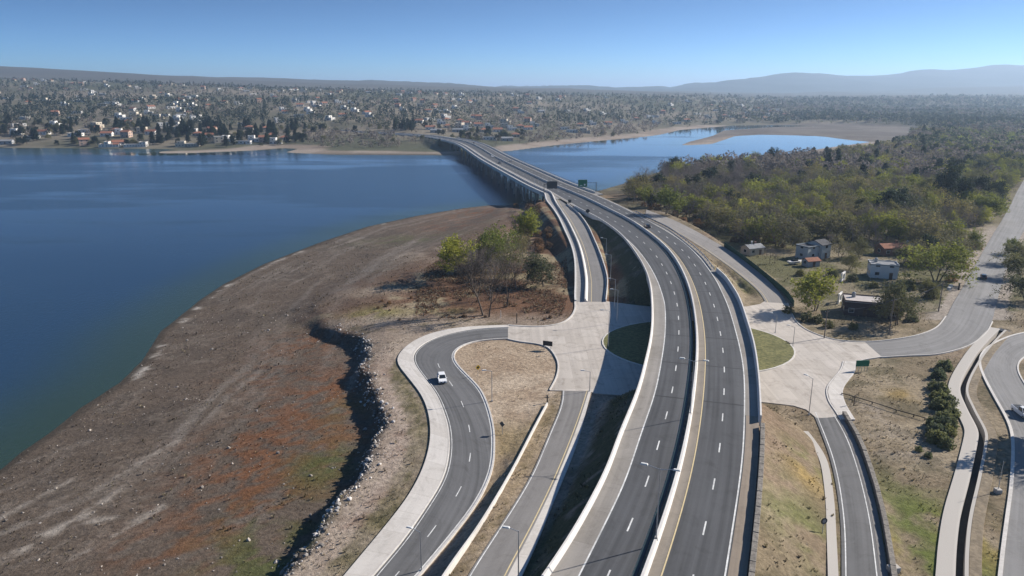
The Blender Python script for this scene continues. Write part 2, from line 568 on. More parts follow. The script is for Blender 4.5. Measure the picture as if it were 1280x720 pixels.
LS_L, LS_R, LS_K, WALL, LOOP_out, WALK_out, LOOP_in, R1_L, R1_R, R2_L, R2_R, SE_W, SE_E, CANAL = (
    Q[::-1].copy() for Q in (LS_L, LS_R, LS_K, WALL, LOOP_out, WALK_out, LOOP_in, R1_L, R1_R, R2_L, R2_R, SE_W, SE_E, CANAL))   # all head north

CONC = W([(635, 407), (650, 408), (677, 408.5), (702, 404.5), (715, 396), (720, 386), (720, 376.5), (757, 376.5), (800, 382), (850, 386), (900, 384.5), (934, 383), (950, 380), (956.5, 376), (985, 379), (989, 391), (995, 402), (1010, 413.5), (1042, 424.5), (1081, 427.5), (1102, 446), (1071, 452), (1067, 465), (1053, 484), (1054, 502), (1067, 525), (1020, 522), (1008, 512), (992, 507), (966, 504), (930, 500), (850, 497), (790, 495), (748, 492), (733, 489), (688, 488), (697, 470), (698, 452), (687, 435), (672, 429.5), (650, 427), (635, 423.5)])
ISL_C, ISL_A, ISL_B = (45.8, 168.0), 23.4, 19.6
ISL = np.array([(ISL_C[0] + ISL_A * math.cos(t), ISL_C[1] + ISL_B * math.sin(t), G) for t in np.linspace(0, 2 * math.pi, 49)[:-1]])
GORE = W([(636, 424), (614, 425), (590, 428), (574, 435), (567, 443), (570, 454), (586, 471), (601, 487), (611, 510), (617, 535), (618, 550), (616, 583), (603, 617), (583, 647), (556, 690), (596, 664), (638, 594), (667, 538), (684, 506), (688, 488), (697, 470), (698, 452), (687, 435), (672, 430)])

LAKE = np.vstack([W([(0, 588), (25, 566), (62, 541), (100, 510), (150, 478), (178, 450), (200, 415), (250, 375), (278, 356), (330, 330), (400, 303), (460, 283), (520, 270), (580, 260), (612, 256.5), (640, 256), (670, 250), (705, 244), (745, 239), (775, 231), (800, 222), (830, 213), (860, 207), (900, 203), (960, 196), (1000, 190), (1045, 183), (1088, 177.5), (1060, 175), (1027, 170.5), (985, 169), (950, 168.5), (920, 170), (905, 175), (890, 180), (850, 182), (862, 177), (890, 170), (905, 163), (960, 159), (1030, 157.5), (960, 156), (915, 157), (880, 160), (850, 162.5), (825, 168.5), (802, 171.5), (750, 176), (690, 182), (640, 188.5), (600, 191), (568, 194.5), (537, 194), (420, 193.5), (370, 191.5), (357, 190.5), (372, 186), (352, 185.2), (320, 188), (200, 193), (100, 191.5), (0, 193), (-200, 195), (-600, 197)], 0.0),
                  [(-1600, 600, 0), (-1600, -300, 0), (-300, -300, 0), (-140, 60, 0)]])
REVET = W([(345, 730, 5), (362, 712, 5), (400, 672, 5), (430, 640, 5), (452, 610, 5), (466, 575, 5), (482, 535, 5), (476, 510, 5), (462, 485, 5), (455, 465, 5), (462, 445, 5), (470, 435, 5), (452, 422, 5), (430, 414, 5), (418, 406, 5)])
PLAT = np.vstack([ext(REVET, 25), W([(432, 394, 5), (470, 372, 5), (520, 350, 4.5), (560, 325, 4), (600, 305, 4), (640, 285, 4), (668, 262, 4)]), [(60, 420, 5), (180, 420, 5), (2000, 900, 5), (2000, -200, 5), (-60, -200, 5)]])

# ------------------------------------------------------------------ ground levels
PX = [-400, -150, 0, 160, 320, 480, 600, 720, 840, 870, 930, 985, 1100, 1280, 1450, 1800]
PY_ = [870, 1150, 1700, 2500, 3300, 5000, 6500, 9000, 12000, 20000]
PROF = np.array([
    [196, 160, 128, 103, 104, 80, 90, 100, 108, 114], [196, 158, 127, 100, 104, 82, 92, 100, 108, 114], [191, 152, 124, 98.5, 103, 84, 94, 102, 109, 114],
    [190, 152, 126, 104, 107, 91, 98, 104, 109, 114], [188, 152, 127, 111, 111, 101, 98.5, 106, 110, 114], [188, 152, 126, 115, 114, 105, 102.5, 107, 111, 114],
    [190, 150, 125, 118, 116, 109, 107, 110, 112, 114], [183, 155, 130, 121, 119, 112, 111, 111, 112, 114], [183, 163, 138, 126, 121, 116, 114, 111, 112, 114],
    [185, 165, 140, 127, 121, 117, 115, 106, 112, 114], [185, 167, 148, 132, 124, 119, 116, 101, 112, 114], [185, 167, 150, 134, 125, 120, 117, 94, 108, 114],
    [185, 167, 150, 137, 125, 119, 113, 94, 105, 114], [185, 167, 150, 137, 124, 117, 108, 84, 95, 114], [185, 167, 150, 137, 124, 115, 103, 76, 92, 114], [185, 167, 150, 137, 124, 115, 102, 74, 92, 114]])
PZ = CZ - (PROF - 115.0) * np.array(PY_)[None, :] / 964.0

def far_z(x, y):
    yy = np.maximum(y, 500.0)
    c = np.interp(x / yy * 929.9 + 640, PX, np.arange(len(PX)))
    r = np.interp(np.log(yy), np.log(PY_), np.arange(len(PY_)))
    c0, r0 = np.minimum(c.astype(int), len(PX) - 2), np.minimum(r.astype(int), len(PY_) - 2)
    fc, fr = c - c0, r - r0
    fr = fr * fr * (3 - 2 * fr)
    z = (PZ[c0, r0] * (1 - fc) + PZ[c0 + 1, r0] * fc) * (1 - fr) + (PZ[c0, r0 + 1] * (1 - fc) + PZ[c0 + 1, r0 + 1] * fc) * fr
    amp = np.interp(yy, [900, 2000, 5000, 9000], [0.6, 6, 30, 170])
    return z + amp * (fbm(x, y, 800., 3, 6) - .5)

CONF = []                                     # (centre line, half width, margin, slope)
def conf(L, R, margin=1.2, slope=1.5, drop=.14):
    a, b = pair(L, R, 3.0)
    CONF.append(((a + b) / 2, np.linalg.norm(a - b, axis=1)[:, None] / 2, margin, slope, drop))
def cut(P, y0, y1):
    return P[(P[:, 1] > y0) & (P[:, 1] < y1)]
conf(cut(LC_L, -50, 119), cut(RC_R, -50, 119), 1.0, 1.45, .2)
conf(cut(LC_L, 217, 386), cut(RC_R, 217, 386), .8, 1.35, .2)
conf(med_off(915, 1300, -16), med_off(915, 1300, 15), 2.0, 1.8, .2)
conf(R1_L, R1_R, 1.0, 1.5)
conf(LN_out[LN_out[:, 1] < 375], LN_R[:-3], .3, 1.4)
conf(offset(WALL, -.2), LS_K, .1, 1.1)
conf(R2_L, R2_R, 1.5, 1.8)
conf(WALK_out, LOOP_in, .8, 1.6)
conf(EA_N, EA_S, 1.5, 1.8)
conf(SE_W, SE_E, 1.5, 1.8)
CONC_A = CONC[:, :2]

def bank_sd(P):
    """distance inside the raised platform; its edge is ragged"""
    return sdf(P, PLAT, 60.0) + 5.5 * (fbm(P[:, 0], P[:, 1], 9.0, 13, 4) - .5) * (P[:, 1] < 215)

def ground(P):
    """height of the land at plan points P (n, 2); also the distance to the shore (positive on land)"""
    P = np.asarray(P, float)
    x, y = P[:, 0], P[:, 1]
    d = np.where(y > 2500, 1e5, 400.0)
    m = (y < 2600) & (np.abs(x) < 2500)
    d[m] = -sdf(P[m], LAKE)
    d = d + (fbm(x, y, 14., 5, 3) - .5) * np.clip(d, 0, 8) * .6
    sp = bank_sd(P)
    wid = 2.6 + 31 * sst(176, 222, y)
    mud = np.minimum(.055 * d, 3.2) + .25 * (fbm(x, y, 9., 9, 4) - .5) * sst(2, 20, d)
    plat = G - .12 + .5 * (fbm(x, y, 26., 4, 4) - .5) * sst(250, 330, y)
    near = mud + (plat - mud) * sst(-wid, .3, sp)
    near = np.minimum(near, np.maximum(.10 * d, .02 * d))
    far = np.minimum(far_z(x, y), .02 + .055 * np.maximum(d, 0))
    spit = sst(-20, 30, sdf(P, DELTA, 300.0))
    far = far * (1 - spit) + np.minimum(far, .35 + .3 * fbm(x, y, 60., 2, 3)) * spit
    z = near + (far - near) * sst(700, 900, y)
    z = np.where(d > 0, z, np.maximum(.09 * d, -5))
    z = np.where((d <= 0) & (x > -10) & (x < 70) & (y > 380) & (y < 960), np.minimum(z, -.3), z)
    for C, hw, mg, sl, dr in CONF:
        q = (y > C[:, 1].min() - 40) & (y < C[:, 1].max() + 40) & (x > C[:, 0].min() - 40) & (x < C[:, 0].max() + 40)
        if not q.any(): continue
        dd, zc, ss = seg_dist(P[q], C)
        h = np.interp(ss, np.arange(len(C)), hw[:, 0])
        e = np.maximum(dd - h - mg, 0)
        beyond = ((ss <= 0) | (ss >= len(C) - 1.0001)) & (dd > h)
        dev = e / sl
        zq = z[q]
        t = zc - dr
        lowered = np.clip(zq, t - dev, t + dev)
        z[q] = np.where(e < 40, lowered, zq)
    q = (np.abs(x - 45) < 60) & (np.abs(y - 168) < 60)
    if q.any():
        z[q] = np.where(sdf(P[q], CONC_A) > -.6, np.minimum(z[q], G - .14), z[q])
    q = (np.abs(x - 105) < 60) & (y < 260)
    if q.any():
        dd = seg_dist(P[q], CANAL)[0]
        z[q] = np.where(dd < 1.2, np.minimum(z[q], 4.6), z[q])
    return z, d
DELTA = W([(850, 181), (905, 160), (960, 155.5), (1040, 154.5), (1150, 158), (1165, 166), (1130, 175), (1090, 178), (1050, 174), (985, 168.5), (920, 169.5)], .5)

def gz(x, y):
    return float(ground(np.array([[x, y]]))[0][0])
def on_ground(px, py, z=G):
    """the plan point on the land that the photograph shows at (px, py): where the line of sight first meets it"""
    zs_ = np.linspace(40, -.5, 164) if py > 130 else np.linspace(64, 0, 200)
    Q = np.array([pt(px, py, v) for v in zs_])
    g = ground(Q[:, :2])[0]
    k = np.nonzero(g >= zs_)[0]
    k = k[0] if len(k) else len(zs_) - 1
    return np.array([Q[k, 0], Q[k, 1], g[k]])

def axis(a, b, step, g0, lo, g1, hi):
    m = list(np.arange(a, b + 1e-6, step))
    s, v, L = step, a, []
    while v > lo:
        s *= g0; v -= s; L.append(v)
    s, v, H = step, b, []
    while v < hi:
        s *= g1; v += s; H.append(v)
    return np.array(L[::-1] + m + H)
AX = axis(-110, 150, 1.0, 1.032, -20000, 1.032, 20000)
AY = axis(66, 310, 1.0, 1.25, -600, 1.0185, 22000)
GX, GY = np.meshgrid(AX, AY)
GP = np.stack([GX.ravel(), GY.ravel()], 1)
GZ, GD = ground(GP)
nx, ny = len(AX), len(AY)
ii = np.arange(nx * ny).reshape(ny, nx)
GF = np.stack([ii[:-1, :-1], ii[:-1, 1:], ii[1:, 1:], ii[1:, :-1]], -1).reshape(-1, 4)

# ---- ground colour: what grows or lies there
gx, gy = GP[:, 0], GP[:, 1]
n40, n12, n4, n15 = fbm(gx, gy, 40., 21), fbm(gx, gy, 12., 22), fbm(gx, gy, 4., 23), fbm(gx, gy, 1.6, 24, 2)
band = fbm(GD, (gx * .8 + gy * .6) / 14., 3.2, 31, 4)
def C3(*c): return np.array(c)[None, :]
def lay(base, colr, w):
    w = np.clip(w, 0, 1)[:, None]
    return base * (1 - w) + np.asarray(colr).reshape(-1, 3) * w
def blob(px, py, z, rx, ry, rot=0.0):
    p = pt(px, py, z)
    dx, dy = gx - p[0], gy - p[1]
    c, s = math.cos(rot), math.sin(rot)
    return np.exp(-(((dx * c + dy * s) / rx) ** 2 + ((-dx * s + dy * c) / ry) ** 2))
GC = np.repeat(C3(.118, .093, .073), len(GP), 0)                             # mud flat
GC = lay(GC, C3(.195, .170, .146), sst(.5, .72, band) * .6)                  # dry streaks along old shore lines
GC = lay(GC, C3(.27, .238, .205), sst(.62, .74, band) * sst(.5, .62, n12) * .8)
GC = lay(GC, C3(.085, .070, .058), sst(.52, .7, n12) * .55)
GC = lay(GC, C3(.185, .158, .132), sst(.56, .7, n4) * .5)
GC = lay(GC, C3(.060, .048, .038), sst(.60, .72, n15 * .6 + n4 * .4) * .6)
for bx, by, rx, ry, a in [(330, 600, 13, 17, 1), (300, 560, 10, 8, .6), (420, 490, 12, 12, 1), (395, 520, 11, 10, .9), (395, 430, 13, 12, .8), (600, 265, 26, 30, .8), (560, 285, 20, 20, .5), (240, 700, 9, 6, .5), (430, 555, 6, 8, .6), (520, 365, 30, 20, .3), (360, 560, 12, 12, .8), (300, 640, 10, 8, .8), (330, 470, 12, 10, .5), (200, 690, 7, 5, .6)]:
    GC = lay(GC, C3(.165, .078, .040), blob(bx, by, 2, rx, ry) * a * sst(.42, .60, n4 * .55 + n15 * .45))
for bx, by, rx, ry, a in [(405, 590, 6, 8, .9), (350, 690, 9, 9, .6), (330, 715, 8, 7, .7), (430, 520, 5, 7, .4), (510, 300, 26, 12, .5), (330, 660, 7, 6, .4)]:
    GC = lay(GC, C3(.075, .092, .03), blob(bx, by, 2, rx, ry) * a * sst(.35, .6, n4))
for ln_, w_ in (([(-10, 712), (60, 670), (108, 642), (152, 612)], 1.0), ([(112, 616), (150, 592), (185, 571), (222, 552)], .8), ([(-10, 650), (40, 622), (90, 596)], .7), ([(60, 668), (100, 655), (140, 652)], .6), ([(90, 705), (150, 672), (200, 640)], .6)):
    GC = lay(GC, C3(.34, .305, .265), np.exp(-(seg_dist(GP, W(ln_, 1.5))[0] / w_ + 2.2 * (n4 - .5)) ** 2) * sst(.35, .55, n15 * .5 + n12 * .5) * .85)
GC = lay(GC, C3(.055, .047, .038), (1 - sst(.8, 3.2, GD)) * .9)                # wet margin
GC = lay(GC, C3(.42, .39, .35), sst(.55, .68, n4) * np.exp(-((GD - 2.6) / .9) ** 2) * sst(.42, .55, n40) * .9)   # foam and driftwood line
sp_all = bank_sd(GP)
plat_c = lay(np.repeat(C3(.250, .200, .158), len(GP), 0), C3(.33, .275, .22), sst(.4, .7, n12))
plat_c = lay(plat_c, C3(.12, .10, .06), sst(.55, .75, n4) * .7)
GC = lay(GC, plat_c, sst(-.5, 1.5, sp_all))
north = sst(186, 200, gy) * (1 - sst(395, 410, gy)) * sst(-25, 20, sp_all + 12 * (n12 - .5)) * (gx < 40)
GC = lay(GC, lay(np.repeat(C3(.150, .085, .052), len(GP), 0), C3(.26, .215, .14), sst(.5, .62, n12)), north)   # rusty weeds and tan grass
GC = lay(GC, C3(.085, .052, .036), north * sst(.5, .66, n4) * .7)
for bx, by, rx, ry, a in [(540, 322, 14, 18, .9), (470, 372, 10, 6, .7), (510, 395, 8, 4, .6)]:
    GC = lay(GC, C3(.33, .27, .21), blob(bx, by, 4, rx, ry) * a * sst(.3, .55, n12))
for bx, by, rx, ry, a in [(470, 395, 8, 5, .9), (625, 345, 10, 8, .6), (545, 395, 8, 4, .5)]:
    GC = lay(GC, C3(.24, .215, .085), blob(bx, by, 5, rx, ry) * a * sst(.25, .55, n4))
path = seg_dist(GP[:, :2], W([(690, 330), (672, 300), (655, 268)], 5))[0] if False else None
# sandy track behind the rock bank
sand = W([(500, 432, 6), (482, 450, 6), (492, 480, 6), (505, 505, 6), (518, 530, 6), (512, 565, 6), (488, 612, 6), (440, 668, 6), (390, 725, 6), (368, 725, 6), (420, 665, 6), (462, 605, 6), (478, 560, 6), (490, 530, 6), (478, 495, 6), (468, 460, 6), (480, 438, 6)])
GC = lay(GC, lay(np.repeat(C3(.36, .295, .245), len(GP), 0), C3(.27, .2, .16), sst(.45, .7, n4)), sst(-1.2, 1.2, sdf(GP, sand, 20) + 2 * (n4 - .5)))
vg = W([(496, 455, 6), (508, 474, 6), (524, 495, 6), (533, 517, 6), (536, 546, 6), (528, 582, 6), (508, 621, 6), (473, 666, 6), (420, 728, 6), (405, 728, 6), (455, 668, 6), (490, 620, 6), (513, 575, 6), (518, 540, 6), (508, 510, 6), (494, 480, 6)])
GC = lay(GC, lay(np.repeat(C3(.095, .088, .045), len(GP), 0), C3(.20, .17, .10), sst(.45, .65, n15)), sst(-1, .6, sdf(GP, vg, 20) + 1.5 * (n4 - .5)) * .9)
gore_in = sst(-.6, .4, sdf(GP, GORE, 20))
gc = lay(np.repeat(C3(.375, .295, .215), len(GP), 0), C3(.44, .36, .275), sst(.4, .65, n12))
gc = lay(gc, C3(.30, .225, .16), sst(.52, .7, n4) * .7)
gc = lay(gc, C3(.25, .19, .095), (1 - sst(118, 130, gy)) * sst(.35, .6, n12) * .8)
GC = lay(GC, gc, gore_in)
strip = sdf(GP, np.vstack([WALL, LS_L[::-1]]), 20)
GC = lay(GC, lay(np.repeat(C3(.30, .235, .155), len(GP), 0), C3(.19, .15, .09), sst(.45, .65, n4)), sst(-.5, .4, strip))
# slopes between the decks and the left ramp: rubble and dark scrub
dl = seg_dist(GP, LC_L[LC_L[:, 1] < 400])[0]
GC = lay(GC, lay(np.repeat(C3(.075, .078, .042), len(GP), 0), C3(.13, .12, .09), sst(.6, .75, n4)), sst(7, 5, dl) * (gx < LC_L[0, 0] + 60) * sst(.2, .3, n4) * (gy < 400))
# right side: dry grass, slopes, yards
right = (gy < 330) & (gx > np.interp(gy, RC_R[:, 1], RC_R[:, 0]) - 2)
rc = lay(np.repeat(C3(.205, .165, .110), len(GP), 0), C3(.285, .235, .165), sst(.42, .65, n12))
rc = lay(rc, C3(.115, .098, .06), sst(.5, .68, n4) * .75)
rc = lay(rc, C3(.20, .135, .10), sst(.5, .7, n40) * .5)
GC = lay(GC, rc, right * 1.0)
for bx, by, rx, ry, a in [(1172, 668, 6, 12, 1.3), (1165, 702, 7, 6, 1.3), (1000, 690, 5, 7, .7), (1010, 590, 4, 6, .55), (985, 640, 5, 9, .3), (970, 440, 14, 12, .85), (1120, 350, 14, 10, .4), (975, 330, 12, 10, .6), (1070, 340, 16, 12, .4), (985, 330, 8, 8, .5), (942, 360, 8, 10, .7)]:
    GC = lay(GC, C3(.125, .15, .042), blob(bx, by, 6, rx, ry) * a * sst(.3, .58, n4))
for bx, by, rx, ry, a in [(1010, 612, 3, 4, .8), (1128, 495, 4, 3, .7), (1110, 690, 2, 6, .7), (930, 345, 6, 10, .7), (1235, 690, 4, 8, .5)]:
    GC = lay(GC, C3(.34, .24, .09), blob(bx, by, 6, rx, ry) * a * sst(.3, .58, n4))
for bx, by, rx, ry, a in [(1095, 520, 3, 6, .8), (1120, 560, 6, 5, .7), (1180, 385, 7, 6, .8), (1080, 345, 9, 5, .6)]:
    GC = lay(GC, C3(.36, .31, .26), blob(bx, by, 6, rx, ry) * a * sst(.3, .6, n4))
GC = lay(GC, lay(np.repeat(C3(.115, .125, .036), len(GP), 0), C3(.2, .17, .08), sst(.5, .7, n4)), sst(-1, .5, sdf(GP, ISL, 20)))
de = seg_dist(GP, (resample(EA_N, n=120) + resample(EA_S, n=120)) / 2)[0]
GC = lay(GC, C3(.33, .29, .25), sst(11, 7.5, de + 2 * (n4 - .5)) * (gy > 188) * .9)    # gravel verge of the east street
yard = (gy > 196) & (gy < 330) & (gx > 88) & (gx < 190) & (de > 8)
GC = lay(GC, lay(np.repeat(C3(.115, .112, .055), len(GP), 0), C3(.215, .185, .125), sst(.5, .66, n12)), yard * .9)
# beyond: wood floor, beaches, delta, hills
wood = sst(320, 345, gy) * (gx > 40)
GC = lay(GC, lay(np.repeat(C3(.105, .088, .058), len(GP), 0), C3(.17, .15, .09), sst(.45, .65, n12)), wood)
farm = sst(800, 830, gy)
hc = lay(np.repeat(C3(.125, .118, .085), len(GP), 0), C3(.20, .175, .135), sst(.45, .62, fbm(gx, gy, 150., 41)))
hc = lay(hc, C3(.075, .085, .05), sst(.5, .65, fbm(gx, gy, 420., 43)) * .7)
hc = lay(hc, C3(.075, .068, .052), sst(3000, 4200, gy) * .9)
hc = lay(hc, C3(.045, .055, .045), sst(5500, 7500, gy) * .9)
GC = lay(GC, hc, farm)
GC = lay(GC, lay(np.repeat(C3(.30, .255, .215), len(GP), 0), C3(.23, .19, .155), sst(.4, .6, n40)), farm * (1 - sst(30, 46, GD + 16 * (n40 - .5))) * (gy < 1500))
GC = lay(GC, lay(np.repeat(C3(.112, .098, .088), len(GP), 0), C3(.155, .138, .122), sst(.4, .65, fbm(gx, gy, 45., 47))), sst(-10, 25, sdf(GP, DELTA, 300.0)))
GC = lay(GC, C3(.24, .16, .10), blob(770, 245, 3, 40, 20) * sst(.3, .5, n12) * .8)

m, nt, b = base_mat('ground')
at = N(nt, 'ShaderNodeAttribute', _attribute_name='soil')
geo = N(nt, 'ShaderNodeNewGeometry')
f1 = N(nt, 'ShaderNodeTexNoise', Scale=1.3, Detail=9.0, Roughness=.72)
f2 = N(nt, 'ShaderNodeTexNoise', Scale=.35, Detail=6.0, Roughness=.65)
f3 = N(nt, 'ShaderNodeTexNoise', Scale=4.5, Detail=3.0, Roughness=.6)
for n in (f1, f2, f3):
    nt.links.new(geo.outputs['Position'], n.inputs['Vector'])
o = mix(nt, ramp(nt, f1.outputs[0], .28, .72), mix(nt, 1, at.outputs['Color'], (.45, .44, .43), 'MULTIPLY'), mix(nt, 1, at.outputs['Color'], (1.42, 1.40, 1.37), 'MULTIPLY'))
o = mix(nt, ramp(nt, f2.outputs[0], .52, .72, 0, .45), o, mix(nt, 1, at.outputs['Color'], (.50, .46, .40), 'MULTIPLY'))
o = mix(nt, ramp(nt, f3.outputs[0], .66, .74, 0, .6), o, (.40, .36, .31))
nt.links.new(o, b.inputs['Base Color'])
b.inputs['Roughness'].default_value = .95
b.inputs['Specular IOR Level'].default_value = .1
bp = N(nt, 'ShaderNodeBump', Strength=.7, Distance=.5)
nt.links.new(f1.outputs[0], bp.inputs['Height'])
nt.links.new(bp.outputs[0], b.inputs['Normal'])
go = link('ground', mesh_np('ground', np.c_[GP, GZ], GF, m, smooth=True, attrs={'soil': GC}))
go['kind'] = 'structure'

# ------------------------------------------------------------------ lake
WX = axis(-300, 320, 4.0, 1.12, -2600, 1.10, 1400)
WY = axis(80, 700, 4.0, 1.2, -280, 1.03, 1750)
wx, wy = np.meshgrid(WX, WY)
WP = np.stack([wx.ravel(), wy.ravel()], 1)
wd = -ground(WP)[0]
ii = np.arange(len(WX) * len(WY)).reshape(len(WY), len(WX))
WF = np.stack([ii[:-1, :-1], ii[:-1, 1:], ii[1:, 1:], ii[1:, :-1]], -1).reshape(-1, 4)
keep = (wd[WF] > -.9).any(1)
deep = sst(.1, 3.2, wd)
WC = np.repeat(C3(.026, .046, .030), len(WP), 0) * (1 - deep[:, None]) + C3(.015, .038, .072) * deep[:, None]
m, nt, b = base_mat('water')
at = N(nt, 'ShaderNodeAttribute', _attribute_name='depth_tint')
nt.links.new(at.outputs['Color'], b.inputs['Base Color'])
b.inputs['IOR'].default_value = 1.333
geo = N(nt, 'ShaderNodeNewGeometry')
mp = N(nt, 'ShaderNodeMapping')
mp.inputs['Scale'].default_value = (1, .55, 1)
nt.links.new(geo.outputs['Position'], mp.inputs[0])
w1 = N(nt, 'ShaderNodeTexNoise', Scale=.9, Detail=4.0, Roughness=.6)
w2 = N(nt, 'ShaderNodeTexNoise', Scale=.006, Detail=4.0, Roughness=.55)
nt.links.new(mp.outputs[0], w1.inputs['Vector'])
mp2 = N(nt, 'ShaderNodeMapping')
mp2.inputs['Scale'].default_value = (.55, 1.6, 1)
mp2.inputs['Rotation'].default_value = (0, 0, .25)
nt.links.new(geo.outputs['Position'], mp2.inputs[0])
nt.links.new(mp2.outputs[0], w2.inputs['Vector'])
sx = N(nt, 'ShaderNodeSeparateXYZ')                          # wind-ruffled water; calmer in the sheltered arm to the right
nt.links.new(geo.outputs['Position'], sx.inputs[0])
ad = N(nt, 'ShaderNodeMath', _operation='ADD')
nt.links.new(w2.outputs[0], ad.inputs[0])
nt.links.new(ramp(nt, sx.outputs[0], 10, 200, 0, .20), ad.inputs[1])
bp = N(nt, 'ShaderNodeBump', Distance=.35)
nt.links.new(ramp(nt, ad.outputs[0], .50, .62, .34, .03), bp.inputs['Strength'])
nt.links.new(w1.outputs[0], bp.inputs['Height'])
nt.links.new(bp.outputs[0], b.inputs['Normal'])
nt.links.new(ramp(nt, ad.outputs[0], .50, .62, .22, .06), b.inputs['Roughness'])
used = np.unique(WF[keep])
remap = np.full(len(WP), -1); remap[used] = np.arange(len(used))
wo = link('lake', mesh_np('lake', np.c_[WP, np.zeros(len(WP))][used], remap[WF[keep]], m, attrs={'depth_tint': WC[used]}))
wo['kind'] = 'structure'
# ------------------------------------------------------------------ roads
asph = road_mat('highway_asphalt', (.080, .082, .086), .34, .35)
shoulder_m = road_mat('shoulder_concrete', (.27, .25, .225), .15, .3, lanes=6)
ramp_m = road_mat('ramp_asphalt', (.205, .195, .185), .15, .25)
loop_m = road_mat('loop_asphalt', (.130, .129, .129), .30, .35)
street_m = road_mat('street_asphalt', (.205, .20, .195), .2, .45)
conc_m = road_mat('concrete_paving', (.49, .445, .395), .10, .2, lanes=4.5, soil=.6)
walk_m = road_mat('sidewalk_concrete', (.58, .545, .50), .08, .2, lanes=4.0)
kerb_m = pmat('kerb_concrete', (.56, .53, .49), .15, 1.5, .85, stain=.4)
barrier_m = pmat('barrier_concrete', (.60, .575, .54), .10, .8, .85, stain=.35)
girder_m = pmat('girder_concrete', (.27, .26, .25), .15, .5, .9, stain=.5)
white_m = pmat('white_road_paint', (.62, .62, .60), .30, 1.2, .7, stain=.6)
yellow_m = pmat('yellow_road_paint', (.58, .47, .27), .15, 2., .6)
joint_m = pmat('joint_tar', (.03, .03, .03), .2, 2., .7)
steel_m = pmat('galvanised_steel', (.42, .43, .44), .12, 3., .45, metal=.6)
dark_m = pmat('dark_metal', (.03, .032, .035), .2, 3., .5, metal=.3)
plate_m = pmat('grey_sign_back', (.07, .075, .08), .15, 3., .55, metal=.3)

def st(o): o['kind'] = 'structure'; return o
medL, medR = offset(MED, -.75), offset(MED, .25)
def to_station(A, lo=-1e9, hi=1e9):
    """A resampled at the stations of the median so that strips match across the carriageway"""
    return A
def strip_between(name, A, B, mat, kind='structure', parent=None, ds=2.0, **kw):
    a, b = pair(A, B, ds)
    return ribbon(name, a, b, mat, parent, kind, **kw)

def match(A, ref):
    """for each station of ref, where its cross-section meets curve A"""
    nn = normals(ref)
    out = []
    for p, n in zip(ref, nn):
        r = A[:, :2] - p[:2]
        t = r @ np.array([n[1], -n[0]]) * -1.0
        u = r @ n
        near = np.abs(u) < 40
        s = np.where(near[:-1] & near[1:] & (t[:-1] * t[1:] <= 0))[0]
        if len(s) == 0:
            out.append(None); continue
        j = s[np.argmin(np.abs(u[s]))]
        f = t[j] / (t[j] - t[j + 1] + 1e-12)
        q = A[j] + f * (A[j + 1] - A[j])
        out.append((q[0], q[1], p[2]))
    ok = [i for i, q in enumerate(out) if q is not None]
    arr = np.array([out[i] for i in ok])
    full = np.stack([np.interp(np.arange(len(ref)), ok, arr[:, k]) for k in range(3)], 1)
    full[:, 2] = ref[:, 2]
    return full
mLCL, mLCW, mRCW, mRCR = (match(A, MED) for A in (LC_L, LC_W, RC_W, RC_R))
lc = ribbon('highway_left', mLCL, medL, asph, None, 'structure', skirt=.5, cross=6)
rc_ = ribbon('highway_right', medR, mRCR, asph, None, 'structure', skirt=.5, cross=6)
def raised(P, d): Q = P.copy(); Q[:, 2] += d; return Q
a = ribbon('shoulder', raised(mLCL, .006), raised(mLCW, .006), shoulder_m, lc, None, skirt=0, cross=2)
a = ribbon('shoulder', raised(medR, .006), raised(offset(MED, 1.75), .006), road_mat('median_shoulder', (.24, .21, .175), .15, .3), rc_, None, skirt=0, cross=2)
kbr = (MED[:, 1] > 116)
a = ribbon('shoulder', raised(mRCW, .006)[kbr], raised(mRCR, .006)[kbr], shoulder_m, rc_, None, skirt=0, cross=2)
ksh = (MED[:, 1] <= 117)
a = ribbon('gravel_shoulder', raised(mRCW + (mRCR - mRCW) * .12, .006)[ksh], raised(mRCR, .006)[ksh], road_mat('gravel', (.25, .205, .16), .3, .4), rc_, None, skirt=0, cross=2)

def paint(name, parent, mat, items):
    mb = MB()
    for it in items: stripe(mb, **it)
    return mb.build(name, mat, parent)
lcm = (mLCW + medL) / 2
paint('edge_line', lc, white_m, [dict(P=mLCW, w=.2)])
paint('edge_line', lc, yellow_m, [dict(P=medL, w=.18, u=-.45)])
paint('lane_dashes', lc, white_m, [dict(P=lcm[MED[:, 1] < 700], w=.2, dash=(3.2, 8.3))])
rcm = (mRCW + offset(MED, 1.9)) / 2
paint('edge_line', rc_, white_m, [dict(P=mRCW, w=.2)])
paint('edge_line', rc_, yellow_m, [dict(P=MED, w=.18, u=1.9)])
paint('lane_dashes', rc_, white_m, [dict(P=rcm[MED[:, 1] < 700], w=.2, dash=(3.2, 8.3))])
mb = MB()
for yj in (121, 137.5, 156, 175, 194, 213):
    i = int(np.argmin(np.abs(MED[:, 1] - yj)))
    for A, B in ((mLCW[i], medL[i]), (offset(MED, 1.9)[i], mRCW[i])):
        d = (B - A) / np.linalg.norm(B - A)
        w = np.array([-d[1], d[0], 0]) * .16
        mb.add([A - w + [0, 0, .010], A + w + [0, 0, .010], B + w + [0, 0, .010], B - w + [0, 0, .010]], [(0, 3, 2, 1)])
mb.build('expansion_joint', joint_m, lc)

